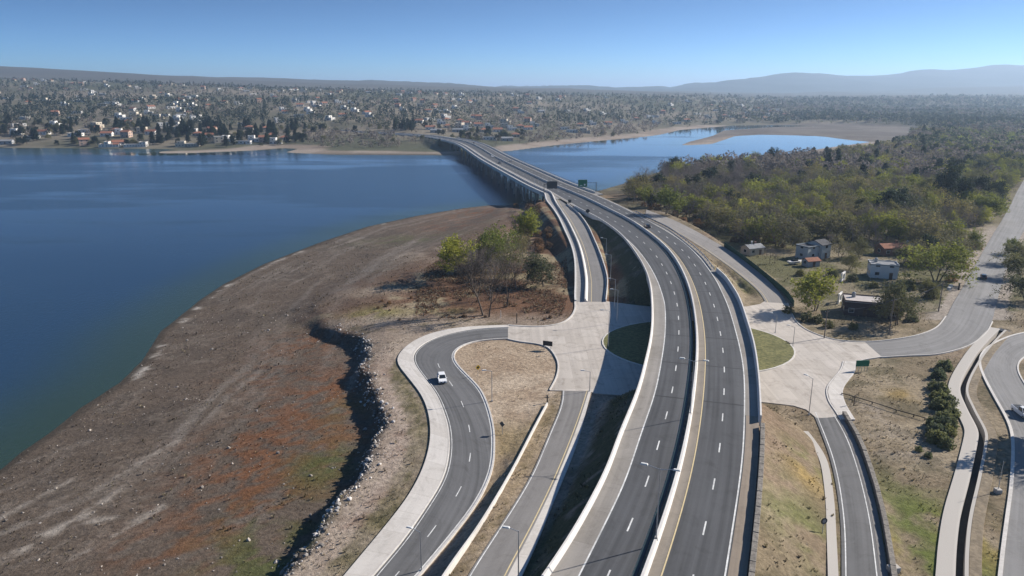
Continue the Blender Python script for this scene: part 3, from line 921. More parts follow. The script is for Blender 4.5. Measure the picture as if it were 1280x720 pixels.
# slip roads and local streets
ln = strip_between('slip_road_north', LN_in[LN_in[:, 1] < 430], np.vstack([LN_R, [MED[np.argmin(np.abs(MED[:, 1] - 425))] + [-8.5, 0, -.02]]]) - [0, 0, .02], ramp_m)
paint('edge_line', ln, yellow_m, [dict(P=LN_in[LN_in[:, 1] < 400], w=.16, u=1.6)])
paint('edge_line', ln, white_m, [dict(P=LN_R, w=.16, u=-.5)])
ls = strip_between('slip_road_south', LS_L, LS_R, ramp_m)
paint('edge_line', ls, yellow_m, [dict(P=LS_R, w=.16, u=-.35)])
paint('edge_line', ls, white_m, [dict(P=LS_L, w=.14, u=.3)])
lsc = sum(pair(LS_L, LS_R)) / 2
strip_between('kerb_strip', LS_R + [0, 0, .02], LS_K + [0, 0, .02], walk_m)
lo = strip_between('loop_road', LOOP_out, LOOP_in, loop_m)
lmid = sum(pair(LOOP_out, LOOP_in)) / 2
paint('edge_line', lo, white_m, [dict(P=LOOP_in, w=.14, u=-.35), dict(P=LOOP_out, w=.12, u=.4)])
paint('lane_dashes', lo, white_m, [dict(P=lmid[:-14], w=.15, dash=(3.0, 8.0))])
strip_between('sidewalk', WALK_out + [0, 0, .14], offset(LOOP_out, -.2) + [0, 0, .14], walk_m, skirt=.5)
st(MB().sweep(LOOP_out, [(-.2, -.4), (-.2, .16), (0, .14), (.05, -.4)]).build('kerb', kerb_m))
st(MB().sweep(LOOP_in, [(-.05, -.4), (-.02, .14), (.3, .15), (.3, -.4)]).build('kerb', kerb_m))
st(MB().sweep(LOOP_in, [(-.3, -.4), (-.3, .02), (-.05, .02), (-.05, -.4)]).build('gutter', kerb_m))
r1 = strip_between('slip_road_east', R1_L, R1_R - [0, 0, .02], road_mat('slip_asphalt', (.27, .25, .23), .13, .3))
paint('edge_line', r1, yellow_m, [dict(P=R1_L, w=.15, u=.7)])
r2 = strip_between('slip_road_southeast', R2_L, R2_R, loop_m)
paint('edge_line', r2, white_m, [dict(P=R2_L, w=.15, u=.5), dict(P=R2_R, w=.15, u=-1.3)])
r2L, r2R = pair(R2_L, R2_R)
strip_between('paved_verge', offset(r2R, -.9) + [0, 0, .005], r2R + [0, 0, .005], ramp_m, skirt=0)
MB().add(*(lambda c: ([c + q for q in ([-.75, 1.3, .013], [-.05, -1.6, .013], [.65, 1.3, .013], [.35, 1.05, .013], [-.05, -.8, .013], [-.4, 1.05, .013])], [(0, 1, 4, 5), (4, 1, 2, 3), (0, 5, 3, 2)]))(pt(1039, 532, G))).build('yield_marking', white_m, r2)
strip_between('street_east', EA_N, EA_S, street_m)
strip_between('street_southeast', SE_W, SE_E, street_m)
slab('roundabout_paving', CONC, G + .012, .6, conc_m, 'structure')
slab('roundabout_island', np.array([(ISL_C[0] + (ISL_A - .3) * math.cos(t), ISL_C[1] + (ISL_B - .3) * math.sin(t)) for t in np.linspace(0, 2 * math.pi, 97)[:-1]]), G + .16, .3,
     pmat('island_grass', (.085, .095, .03), .45, 1.2, .95, .6, c2=(.16, .15, .06), stain=.6), 'structure')
ring = np.vstack([ISL, ISL[:2]])
st(MB().sweep(ring, [(-.35, -.3), (-.35, .18), (0, .18), (0, -.3)]).build('kerb', kerb_m))
# kerbs round the paved area
def kerb(pxs, z=G + .01, w=.25, side=1, h=.16, ds=1.0, sig=1.2):
    P = smooth(W(pxs, z), ds, sig)
    return st(MB().sweep(P, [(0, -.4), (0, h), (side * w, h), (side * w, -.4)]).build('kerb', kerb_m))
kerb([(635, 407), (650, 408), (677, 408.5), (702, 404.5), (715, 396), (720, 386), (720, 377)], side=-1, w=.5)
kerb([(635, 423.7), (650, 427), (672, 429.7), (687, 435), (698, 452), (697, 470), (688, 488)], side=1, w=.3)
kerb([(984, 379), (989, 391), (995, 402), (1010, 413.5), (1042, 424.5), (1081, 427.5), (1117, 424.6), (1148, 419), (1171, 409.6), (1183, 395.6)], side=-1)
kerb([(1101, 446.5), (1135, 444.5), (1172, 442.5), (1209, 432.5), (1231, 417.5), (1240, 402)], side=1)
kerb([(1102, 446), (1071, 452), (1067, 465), (1053, 484), (1054, 502), (1067, 525)], side=-1)
kerb([(1055, 452), (1052, 462), (1043, 473), (1036, 482), (1034, 490), (1037, 502), (1045, 514), (1052, 525)], side=1)
slab('sidewalk', W([(1070, 452), (1067, 465), (1053, 484), (1054, 502), (1067, 525), (1053, 525), (1045, 514), (1037.5, 502), (1034.6, 490), (1036.5, 482), (1043.5, 473), (1052.5, 462), (1056, 452)]), G + .16, .4, walk_m, 'structure')
st(MB().sweep(SE_W, [(0, -.4), (0, .14), (-.5, .14), (-.5, -.4)]).build('kerb', kerb_m))
st(MB().sweep(SE_E, [(0, -.4), (0, .14), (.3, .14), (.3, -.4)]).build('kerb', kerb_m))
# concrete gutter beside the south-east slip road
gut = smooth(ext(W([(1005, 540), (1017, 556), (1029, 578), (1036, 625), (1038, 670), (1040, 720)], z2), 0, 20), 2., 2.)[::-1].copy()
st(MB().sweep(gut, [(-.5, -.3), (-.5, .20), (.75, .17), (.75, -.3)]).build('gutter', walk_m))
# drainage canal: a thing of its own
can = thing('drainage_canal', 'narrow concrete drainage canal with a dark open channel beside the curving side street', 'canal')
MB().sweep(CANAL, [(-2.7, -.6), (-2.7, .05), (-.8, .12), (-.5, .10), (-.5, -1.6), (-.7, -1.6), (-.7, -.6)]).build('lining', walk_m, can)
MB().sweep(CANAL, [(.5, .10), (.95, .12), (1.0, -.6), (.7, -.6), (.7, -1.6), (.5, -1.6)]).build('lining', walk_m, can)
MB().sweep(CANAL, [(1.0, .04), (2.4, -.02), (2.6, -.6), (1.0, -.6)]).build('earth_bank', pmat('dry_earth', (.20, .16, .11), .4, 1.3, .95, .6, stain=.5), can)
MB().sweep(CANAL, [(-.5, -1.7), (-.5, -1.5), (.5, -1.5), (.5, -1.7)]).build('bed', pmat('wet_bed', (.035, .032, .028), .3, 1, .7), can)

# ------------------------------------------------------------------ barriers and walls
JERSEY = [(-.28, 0), (-.28, .1), (-.12, .35), (-.10, .92), (.10, .92), (.12, .35), (.28, .1), (.28, 0)]
def shift(prof, u, dz=0): return [(a + u, b + dz) for a, b in prof]
def sweep_thing(name, label, cat, P, prof, mat, group=None):
    o = MB().sweep(P, prof).build(name, mat)
    return tagit(o, label, cat, group)
sweep_thing('concrete_barrier', 'long white concrete median barrier between the two carriageways', 'barrier', MED, shift([(-.25, -.7), (-.25, .12), (-.18, .4), (-.17, 1.0), (.17, 1.0), (.2, .4), (.34, .12), (.34, -.02)], .1), barrier_m)
mk = MED[:, 1] < 352
sweep_thing('concrete_barrier', 'white concrete barrier on the lake side edge of the left carriageway', 'barrier', mLCL[mk], [(-.3, -1.4), (-.3, .85), (-.05, .85), (.1, .35), (.2, .1), (.2, -.02), (0, -1.4)], barrier_m)
mk = (MED[:, 1] > 113) & (MED[:, 1] < 219)
sweep_thing('concrete_barrier', 'concrete barrier along the outer right edge of the overpass', 'barrier', mRCR[mk], [(.35, -1.5), (.35, 1.25), (.08, 1.25), (-.05, .4), (-.15, .1), (-.15, -.02), (0, -1.5)], barrier_m)
mk = LN_out[:, 1] > 0
sweep_thing('concrete_parapet', 'white outer parapet of the walkway curving down from the bridge along the lake side', 'parapet', LN_out, [(-.55, -1.6), (-.55, .55), (0.0, .55), (0.0, -1.6)], barrier_m)
sweep_thing('concrete_barrier', 'white inner barrier between the lakeside walkway and the slip road', 'barrier', LN_in, [(-.45, -.3), (-.4, .9), (-.05, .9), (.1, .4), (.5, .1), (.5, -.3)], barrier_m)
strip_between('walkway', LN_out, LN_in - [0, 0, .02], pmat('walkway_paving', (.26, .25, .24), .15, 1., .9), cross=2)
sweep_thing('concrete_barrier', 'low white concrete barrier on the inner edge of the northern slip road', 'barrier', LN_R, [(-.05, -1.0), (-.05, .75), (.25, .75), (.25, -1.0)], barrier_m)
mk = (MED[:, 1] > 395) & (MED[:, 1] < 930)
BR = MED[mk]
sweep_thing('concrete_barrier', 'concrete barrier beside the right hand lanes on the lake bridge', 'barrier', offset(BR, 11.9), JERSEY, barrier_m)
st(ribbon('walkway', offset(BR, 11.6), offset(BR, 15.2), MATS['walkway_paving'], None, None, skirt=.4, cross=2))
t = thing('bridge_railing', 'dark steel railing on the far edge of the lake bridge walkway', 'railing')
for h in (.45, .95):
    MB().sweep(offset(BR, 15.0), [(-.05, h - .05), (-.05, h + .05), (.05, h + .05), (.05, h - .05)]).build('rail', dark_m, t)
for p in offset(BR, 15.0)[::6]: MB().box(p, (.1, .1, 1.0)).build('post', dark_m, t)
# retaining wall between the loop road and the southern slip road
wt = MB()
top = WALL.copy()
wt.sweep(top, [(-.13, -3.2), (-.13, .5), (.13, .5), (.13, -3.2)])
tagit(wt.build('retaining_wall', barrier_m), 'white topped retaining wall between the loop road and the slip road', 'wall')
# green mesh fence along the eastern slip road
FEN = smooth(W([(905, 309), (918, 318), (935, 331), (955, 347), (972, 361), (984, 372), (992, 384)], lambda y: z1(y) - .3), 2., 2.)
t = thing('mesh_fence', 'dark green mesh fence standing along the eastern slip road', 'fence')
MB().sweep(FEN, [(-.03, 0), (-.03, 2.0), (.03, 2.0), (.03, 0)]).build('mesh_panel', pmat('green_mesh', (.012, .06, .035), .3, 2., .8), t)
for p in FEN[::3]: MB().box((p[0], p[1], p[2] - .3), (.1, .1, 2.5)).build('post', dark_m, t)
def guard(label, P, u=0, post_every=2, group=None, h=.8):
    t = thing('guard_rail', label, 'guard rail', group=group)
    Q = offset(P, u) if u else P
    MB().sweep(Q, [(-.05, h - .33), (-.1, h - .25), (-.03, h - .17), (-.1, h - .08), (-.05, h), (.05, h), (.05, h - .33)]).build('beam', steel_m, t)
    for p in Q[::post_every]: MB().box((p[0], p[1], p[2] - .5), (.12, .12, h + .45)).build('post', dark_m, t)
    return t
mk = (MED[:, 1] > 219) & (MED[:, 1] < 330)
guard('guard rail on the outer edge of the right carriageway north of the overpass', mRCR[mk], -.1)
mk = (MED[:, 1] < 113)
# stepped stone wall with a dark face beside the right carriageway (south)
GAB = pmat('gabion_stone', (.21, .19, .165), .45, 2.2, .95, .9, stain=.4)
def gabion(label, P, w=.8, h=.75, step=2.0):
    t = thing('gabion_wall', label, 'stone wall')
    Q = resample(P, ds=step)
    for i in range(len(Q) - 1):
        c, d = (Q[i] + Q[i + 1]) / 2, Q[i + 1] - Q[i]
        MB().box((c[0], c[1], c[2] - .6), (np.linalg.norm(d[:2]) - .08, w, h + .6 + rng.uniform(-.05, .05)), math.atan2(d[1], d[0])).build('basket', GAB, t, bevel=.05)
    return t
gabion('row of stone filled baskets along the right carriageway shoulder', offset(mRCR[mk], .5), .7, .9)
gabion('row of stone filled baskets along the outer side of the southeast slip road', offset(R2_R, .6), .7, .8)
# long pipe on stubs in the dry field
PIPE = W([(1052, 494), (1066, 498), (1090, 505), (1120, 515), (1142, 521), (1156, 525)], 6.45)
t = thing('field_pipe', 'thin dark pipe on short stubs crossing the dry field', 'pipe')
for i in range(len(PIPE) - 1): MB().tube(PIPE[i] + [0, 0, .45], PIPE[i + 1] + [0, 0, .45], .09).build('pipe_length', dark_m, t)
for p in PIPE: MB().box((p[0], p[1], p[2] - .4), (.14, .14, .9)).build('stub', dark_m, t)

# ------------------------------------------------------------------ bridge bodies
def bridge(name, label, spans, ypiers, depth):
    t = thing(name, label, 'bridge')
    for (uL, uR, y0, y1) in spans:
        k = (MED[:, 1] > y0) & (MED[:, 1] < y1)
        P = MED[k]
        L = uL if np.ndim(uL) == 0 else uL[k]
        Rr = uR if np.ndim(uR) == 0 else uR[k]
        V = []
        nn = normals(P)
        wid = (Rr - L) + 0 * P[:, 0]
        L = L + 0 * P[:, 0]
        prof = [(0, -.02), (0, -.55), (.12, -.62), (.16, -depth), (.34, -depth), (.38, -.7), (.62, -.7), (.66, -depth), (.84, -depth), (.88, -.62), (1, -.55), (1, -.02)]
        for p, n, l, w in zip(P, nn, L, wid):
            for u, h in prof:
                V.append((p[0] + n[0] * (l + u * w), p[1] + n[1] * (l + u * w), p[2] + h - .1))
        kk = len(prof)
        F = [(i * kk + j, i * kk + (j + 1) % kk, (i + 1) * kk + (j + 1) % kk, (i + 1) * kk + j) for i in range(len(P) - 1) for j in range(kk)]
        F += [tuple(range(kk))[::-1], tuple(range((len(P) - 1) * kk, len(P) * kk))]
        MB().add(V, F).build('deck', girder_m, t)
    for yp in ypiers:
        i = int(np.argmin(np.abs(MED[:, 1] - yp)))
        p, n = MED[i], normals(MED)[i]
        for (uL, uR, y0, y1) in spans:
            if not y0 < yp < y1: continue
            l = (uL if np.ndim(uL) == 0 else uL[i]) + 1.2
            r = (uR if np.ndim(uR) == 0 else uR[i]) - 1.2
            a, b = p[:2] + n * l, p[:2] + n * r
            zt = p[2] - depth - .1
            c = (a + b) / 2
            pier = MB().box((c[0], c[1], zt - 1.0), (np.linalg.norm(b - a), 1.4, 1.0), math.atan2(n[1], n[0])).build('pier_cap', girder_m, t, bevel=.08)
            for f in (.15, .5, .85):
                q = a + (b - a) * f
                MB().tube((q[0], q[1], min(gz(q[0], q[1]), 0) - 1.5 if yp > 380 else G - .5), (q[0], q[1], zt - .95), .6, n=12).build('column', girder_m, pier, smooth=False)
    return t
offL = -np.linalg.norm((mLCL - MED)[:, :2], axis=1) - .28
offR = np.linalg.norm((mRCR - MED)[:, :2], axis=1) + .3
ov = bridge('highway_overpass', 'twin deck concrete overpass carrying the highway above the roundabout', [(offL, -.85, 120, 214), (.2, offR, 120, 214)], (136, 158, 178, 200), 1.5)
for ya in (119, 215):
    i = int(np.argmin(np.abs(MED[:, 1] - ya)))
    n = normals(MED)[i]
    a, b = MED[i][:2] + n * (offL[i]), MED[i][:2] + n * (offR[i])
    c = (a + b) / 2
    MB().box((c[0], c[1], G - 1), (np.linalg.norm(b - a), 1.2, 13 - G - .3 + 1), math.atan2(n[1], n[0])).build('abutment', girder_m, ov)
lb = bridge('lake_bridge', 'long twin deck concrete bridge crossing the lake on rows of columns', [(-16.2, -.85, 380, 930), (.2, 15.3, 392, 930)], list(range(400, 925, 30)), 2.2)
# ------------------------------------------------------------------ trees
bark_m = pmat('bark', (.095, .075, .06), .3, 3., .95, .5)
greybark_m = pmat('grey_bark', (.17, .145, .125), .25, 3., .95, .4)
twig_m = leaf_mat('twig', (.29, .245, .22), .3, .25, hue=(1, 1, 1))
leaf_mat('dark_twig', (.115, .095, .082), .3, .25, hue=(1, 1, 1))
leaf_mat('spring_leaf', (.25, .29, .06), .5, .3)
leaf_mat('willow_leaf', (.19, .19, .10), .5, .3)
leaf_mat('pine_leaf', (.032, .048, .026), .5, .3, hue=(1, 1, 1))
leaf_mat('olive_leaf', (.13, .145, .075), .5, .3)
leaf_mat('rust_leaf', (.17, .115, .08), .5, .3)

def tubes(segs, nmax=6):
    """branches as open tubes: one row per segment (p, q, r0, r1)"""
    A = np.array([np.r_[p, q, a, b] for p, q, a, b in segs])
    V, F, base = [], [], 0
    for n, msk in ((6, A[:, 6] > .09), (4, (A[:, 6] <= .09) & (A[:, 6] > .03)), (3, A[:, 6] <= .03)):
        B = A[msk]
        if not len(B): continue
        d = B[:, 3:6] - B[:, 0:3]
        d /= np.linalg.norm(d, axis=1, keepdims=True) + 1e-9
        h = np.where(np.abs(d[:, 2:3]) < .9, [[0, 0, 1.]], [[1., 0, 0]])
        u = np.cross(d, h); u /= np.linalg.norm(u, axis=1, keepdims=True)
        w = np.cross(d, u)
        t = np.arange(n) * 2 * np.pi / n
        ring = u[:, None] * np.cos(t)[None, :, None] + w[:, None] * np.sin(t)[None, :, None]
        P = np.concatenate([B[:, None, 0:3] + ring * B[:, 6][:, None, None], B[:, None, 3:6] + ring * B[:, 7][:, None, None]], 1)
        k = np.arange(n)
        f = np.stack([k, (k + 1) % n, n + (k + 1) % n, n + k], 1)
        F.append((np.arange(len(B)) * 2 * n)[:, None, None] + f[None] + base)
        V.append(P.reshape(-1, 3))
        base += len(B) * 2 * n
    return np.concatenate(V), np.concatenate([f.reshape(-1, 4) for f in F])

def grow(rs, H=10.0, clear=.22, kids=(9, 5, 4, 3), spread=.9, r0=.2, trunks=1, lean=0.0, droop=0.0, ratio=(.5, .5, .5, .55)):
    segs, tips = [], []
    def branch(p, d, L, r, lv):
        n = 4 if lv == 0 else (3 if lv == 1 else 2)
        pts = [p]
        for i in range(n):
            d = d + rs.normal(0, .10 + .05 * lv, 3) + np.array([0, 0, (.10 if lv else .04) - droop * (lv >= 2)])
            d = d / np.linalg.norm(d)
            q = pts[-1] + d * L / n
            f0, f1 = 1 - .65 * i / n, 1 - .65 * (i + 1) / n
            segs.append((pts[-1], q, r * f0, r * f1))
            pts.append(q)
        if lv >= len(kids):
            tips.append(pts[-1]); tips.append(pts[-2])
            return
        k = kids[lv]
        for j in range(k):
            s = (clear / .8 + (1 - clear / .8) * (j + .6) / k) if lv == 0 else .25 + .75 * (j + .7) / k
            s = min(s, .999)
            i = int(s * n)
            p2 = pts[i] + (pts[i + 1] - pts[i]) * (s * n - i)
            a = j * 2.4 + rs.uniform(0, 1.2)
            ax = np.cross(d, [0.3, .2, 1.0]); ax /= np.linalg.norm(ax) + 1e-9
            bx = np.cross(d, ax)
            tilt = spread * rs.uniform(.75, 1.2) * (1.0 if lv else 1.15 - .5 * s)
            e = d * math.cos(tilt) + (ax * math.cos(a) + bx * math.sin(a)) * math.sin(tilt)
            branch(p2, e, L * ratio[lv] * rs.uniform(.75, 1.2) * (1.15 - .45 * s if lv == 0 else 1), max(r * (.55 if lv == 0 else .5) * (1 - .3 * s), .016), lv + 1)
    for t in range(trunks):
        a = rs.uniform(0, 6.28)
        l = lean if trunks == 1 else .22
        d = np.array([math.cos(a) * l, math.sin(a) * l, 1.0])
        branch(np.array([.5 * math.cos(a), .5 * math.sin(a), -.4]) * (trunks > 1) + np.array([0, 0, -.3]), d / np.linalg.norm(d), H * .8 * rs.uniform(.85, 1.1), r0 * (.8 if trunks > 1 else 1), 0)
    return segs, np.array(tips)

def leaves(rs, P, k, size, jit):
    C = np.repeat(P, k, 0) + rs.normal(0, jit, (len(P) * k, 3))
    n = len(C)
    u = rs.normal(0, 1, (n, 3)); u /= np.linalg.norm(u, axis=1, keepdims=True)
    v = np.cross(u, rs.normal(0, 1, (n, 3))); v /= np.linalg.norm(v, axis=1, keepdims=True)
    s = (size * rs.uniform(.6, 1.3, n))[:, None]
    V = np.stack([C - u * s, C - v * s * .6, C + u * s, C + v * s * .6], 1).reshape(-1, 3)
    return V, np.arange(n * 4).reshape(n, 4)

PROTO = {}
def make_proto(kind, seed, crown_m, trunk_m=bark_m, k=2, size=.2, jit=.25, cone=None, **kw):
    rs = np.random.default_rng(seed)
    if cone:                                         # conifer: whorls of drooping boughs round a straight stem
        H, R0, c0 = 10.0, cone[0], cone[1]
        segs = [(np.array([0, 0, -.3]), np.array([0, 0, H * .5]), .22, .13), (np.array([0, 0, H * .5]), np.array([0, 0, H]), .13, .02)]
        tips = []
        for i in range(cone[2]):
            f = (i + rs.uniform(0, 1)) / cone[2]
            z = H * (c0 + (1 - c0) * f)
            L = R0 * (1 - f) ** cone[3] * rs.uniform(.65, 1.15) + .25
            a = i * 2.4 + rs.uniform(-.3, .3)
            e = np.array([math.cos(a), math.sin(a), rs.uniform(-.15, .3)])
            q = np.array([0, 0, z]) + e * L
            segs.append((np.array([0, 0, z]), q, .05, .015))
            for t in np.linspace(.3, 1, 6): tips.append(np.array([0, 0, z]) * (1 - t) + q * t)
        tips = np.array(tips)
    else:
        segs, tips = grow(rs, **kw)
    tv, tf = tubes(segs)
    if k:
        cv, cf = leaves(rs, tips, k, size, jit)
    thick = np.array([s[2] for s in segs])
    if not k:                                        # bare: the fine twigs are the crown
        fine = [s for s in segs if s[2] < .06]
        tv, tf = tubes([s for s in segs if s[2] >= .06])
        cv, cf = tubes(fine)
    s = 10.0 / np.percentile(cv[:, 2], 99.5)
    tv, cv = tv * s, cv * s
    print('proto', kind, np.percentile(np.hypot(cv[:, 0], cv[:, 1]), 95).round(1))
    PROTO.setdefault(kind, []).append((mesh_np(kind + '_trunk', tv, tf, trunk_m, smooth=True), mesh_np(kind + '_crown', cv, cf, MATS[crown_m])))

for s_ in range(3):
    make_proto('bare', 100 + s_, 'twig', greybark_m, k=0, kids=(9, 5, 5, 3), spread=.72, ratio=(.62, .52, .5, .6), r0=.16)
    make_proto('spring', 200 + s_, 'spring_leaf', k=2, size=.27, jit=.30, trunks=2 + s_ % 2, kids=(7, 5, 4, 3), clear=.2, spread=.95, r0=.2, ratio=(.66, .5, .5, .5))
    make_proto('willow', 300 + s_, 'willow_leaf', greybark_m, k=1, size=.24, jit=.30, trunks=2 + s_ % 2, kids=(7, 5, 4, 3), clear=.2, spread=.9, r0=.19, droop=.1, ratio=(.64, .5, .5, .55))
    make_proto('olive', 400 + s_, 'olive_leaf', k=2, size=.27, jit=.32, trunks=2, kids=(8, 5, 4, 3), spread=1.0, clear=.15, r0=.22, ratio=(.62, .5, .5, .5))
    make_proto('pine', 500 + s_, 'pine_leaf', k=5, size=.30, jit=.24, cone=(2.7, .12, 70, .75))
    make_proto('dark', 600 + s_, 'pine_leaf', k=4, size=.24, jit=.32, kids=(9, 6, 4, 2), spread=.85, clear=.15, r0=.24, ratio=(.5, .5, .5, .5))
make_proto('bigbare', 701, 'dark_twig', bark_m, k=0, trunks=3, kids=(7, 6, 5, 3), spread=.65, clear=.35, ratio=(.62, .5, .5, .6), r0=.22)
make_proto('slimbare', 702, 'dark_twig', bark_m, k=0, trunks=2, kids=(7, 5, 4, 3), spread=.4, clear=.4, ratio=(.4, .5, .5, .6), r0=.18)
def shrub_proto(kind, seed, m, n=420, size=.2):
    rs = np.random.default_rng(seed)
    d = rs.normal(0, 1, (n, 3)); d /= np.linalg.norm(d, axis=1, keepdims=True)
    d[:, 2] = np.abs(d[:, 2])
    P = d * (rs.uniform(.35, 1, n) ** .5)[:, None] * np.array([1, 1, 1.35]) * (1 + .25 * np.sin(d[:, :1] * 5 + seed) * np.cos(d[:, 1:2] * 4))
    cv, cf = leaves(rs, P, 1, size, .04)
    segs = [(np.array([0, 0, -.2]), p * .75, .03, .012) for p in P[:14]]
    tv, tf = tubes(segs)
    PROTO.setdefault(kind, []).append((mesh_np(kind + '_stem', tv, tf, bark_m), mesh_np(kind + '_leaves', cv, cf, MATS[m])))
leaf_mat('hedge_leaf', (.14, .17, .095), .5, .25)
for s_ in range(3):
    shrub_proto('shrub', 800 + s_, 'hedge_leaf', 520, .17)
    shrub_proto('rust', 820 + s_, 'rust_leaf', 380, .15)
    shrub_proto('oliveshrub', 840 + s_, 'olive_leaf', 420, .17)

NAMES = {'bare': 'bare_tree', 'bigbare': 'bare_tree', 'slimbare': 'bare_tree', 'spring': 'spring_tree', 'willow': 'willow_tree', 'olive': 'broadleaf_tree', 'pine': 'pine_tree', 'dark': 'evergreen_tree', 'shrub': 'green_shrub', 'rust': 'dry_shrub', 'oliveshrub': 'green_shrub'}
CATS = {'shrub': 'shrub', 'rust': 'shrub', 'oliveshrub': 'shrub'}
def plant(kind, x, y, z, H, label, group=None, sx=1.0, var=None, rz=None, ref=10.0):
    pr = PROTO[kind]
    tm, cm = pr[int(rng.integers(len(pr))) if var is None else var % len(pr)]
    t = thing(NAMES[kind], label, CATS.get(kind, 'tree'), (x, y, z), rng.uniform(0, 6.28) if rz is None else rz, group)
    s = H / ref
    t.scale = (s * sx, s * sx, s)
    link('trunk' if kind not in CATS else 'stems', tm, t)
    link('crown' if kind not in CATS else 'foliage', cm, t)
    return t
def shrub(kind, x, y, z, R, label, group=None): return plant(kind, x, y, z, R, label, group, ref=1.0)

# the trees of the lakeside clearing, one by one
for kind, px, py, H, sx, var, lab in [
    ('spring', 580, 350, 13.0, 1.0, 0, 'light green tree at the left of the lakeside clearing'),
    ('spring', 619, 335, 12.5, 1.1, 1, 'broad round green tree in the middle of the lakeside clearing'),
    ('spring', 664, 310, 14.0, .85, 2, 'bright yellow green tree nearest the bridge approach in the lakeside clearing'),
    ('willow', 636, 349, 11.5, 1.0, 0, 'thin half leafed tree right behind the slim bare tree'),
    ('bare', 562, 342, 10.5, 1.05, 0, 'leafless tree furthest left in the lakeside clearing'),
    ('bare', 571, 337, 10.0, .9, 1, 'leafless tree just behind the light green tree of the clearing'),
    ('bare', 592, 361, 12.5, 1.0, 2, 'leaning leafless tree between the light green tree and the tall forked bare tree'),
    ('bigbare', 608, 396, 15.5, 1.1, 0, 'tall forked leafless tree by the sidewalk of the loop road'),
    ('slimbare', 630, 384, 13.5, 1.0, 0, 'slim leafless tree beside the tall forked one'),
    ('olive', 682, 359, 9.0, 1.1, 0, 'dull grey green bushy tree near the lakeside walkway'),
    ('bare', 648, 300, 9.0, 1.0, 1, 'brownish leafless tree behind the broad green tree'),
    ('bare', 640, 284, 8.0, 1.1, 2, 'brown leafless tree close to the shore by the bridge'),
    ('bare', 600, 352, 11.0, 1.1, 0, 'leafless tree between the broad green tree and the leaning one'),
    ('bare', 612, 376, 11.5, 1.1, 1, 'leafless tree behind the tall forked one'),
    ('willow', 600, 338, 11.0, 1.0, 1, 'half leafed tree between the two light green trees'),
    ('bare', 645, 362, 9.0, 1.1, 2, 'leafless tree between the slim bare tree and the dull grey green one'),
    ('bare', 668, 338, 9.0, 1.1, 0, 'leafless tree above the dull grey green bushy tree'),
    ('willow', 656, 322, 9.0, 1.0, 2, 'half leafed tree below the bright yellow green one'),
    ('bare', 655, 282, 8.0, 1.0, 0, 'brown leafless tree between the shore and the yellow green tree')]:
    p = on_ground(px, py)
    plant(kind, p[0], p[1], p[2], H * 1.15, lab, 'trees of the lakeside clearing', sx * 1.05, var)
for i in range(26):
    px, py = 655 + rng.uniform(-12, 42), rng.uniform(252, 318)
    px = min(px, np.interp(py, [252, 275, 295, 318], [662, 688, 702, 712]))
    p = on_ground(px, py)
    shrub('rust', p[0], p[1], p[2], rng.uniform(1.3, 2.4), 'dark brown shrub on the bank below the lakeside walkway', 'brown shrubs below the walkway')
for i in range(40):
    px, py = rng.uniform(470, 712), rng.uniform(362, 402)
    p = on_ground(px, py)
    if sdf(p[None, :2], WALK_A if False else np.array([[0, 0], [1, 0], [1, 1]]), 5)[0] > -1: continue
    if seg_dist(p[None, :2], WALK_out)[0][0] < 3: continue
    if px < 520 and py < 370: continue
    shrub('rust', p[0], p[1], p[2], rng.uniform(.35, .7), 'low rust brown shrub in the weeds of the lakeside clearing', 'rusty shrubs in the clearing')

# the hedge in the dry field
for sx_, sy_ in [(585, 95), (620, 95), (575, 150), (545, 215), (600, 245), (555, 280), (590, 300), (640, 320), (580, 350), (670, 395), (600, 420), (540, 460), (600, 470), (660, 460), (560, 510), (640, 510), (560, 560), (625, 595), (455, 620), (515, 660), (590, 135), (570, 240), (620, 360), (625, 440), (600, 550)]:
    p = on_ground(1060 + sx_ / 5.14, 440 + (sy_ + 22) / 5.14)
    small = sy_ > 605
    shrub('shrub', p[0], p[1], p[2], rng.uniform(.5, .7) if small else rng.uniform(.95, 1.8), 'small round bush standing apart in front of the shrub row' if small else 'dark green bushy shrub in the row across the dry field', 'shrubs of the dry field')

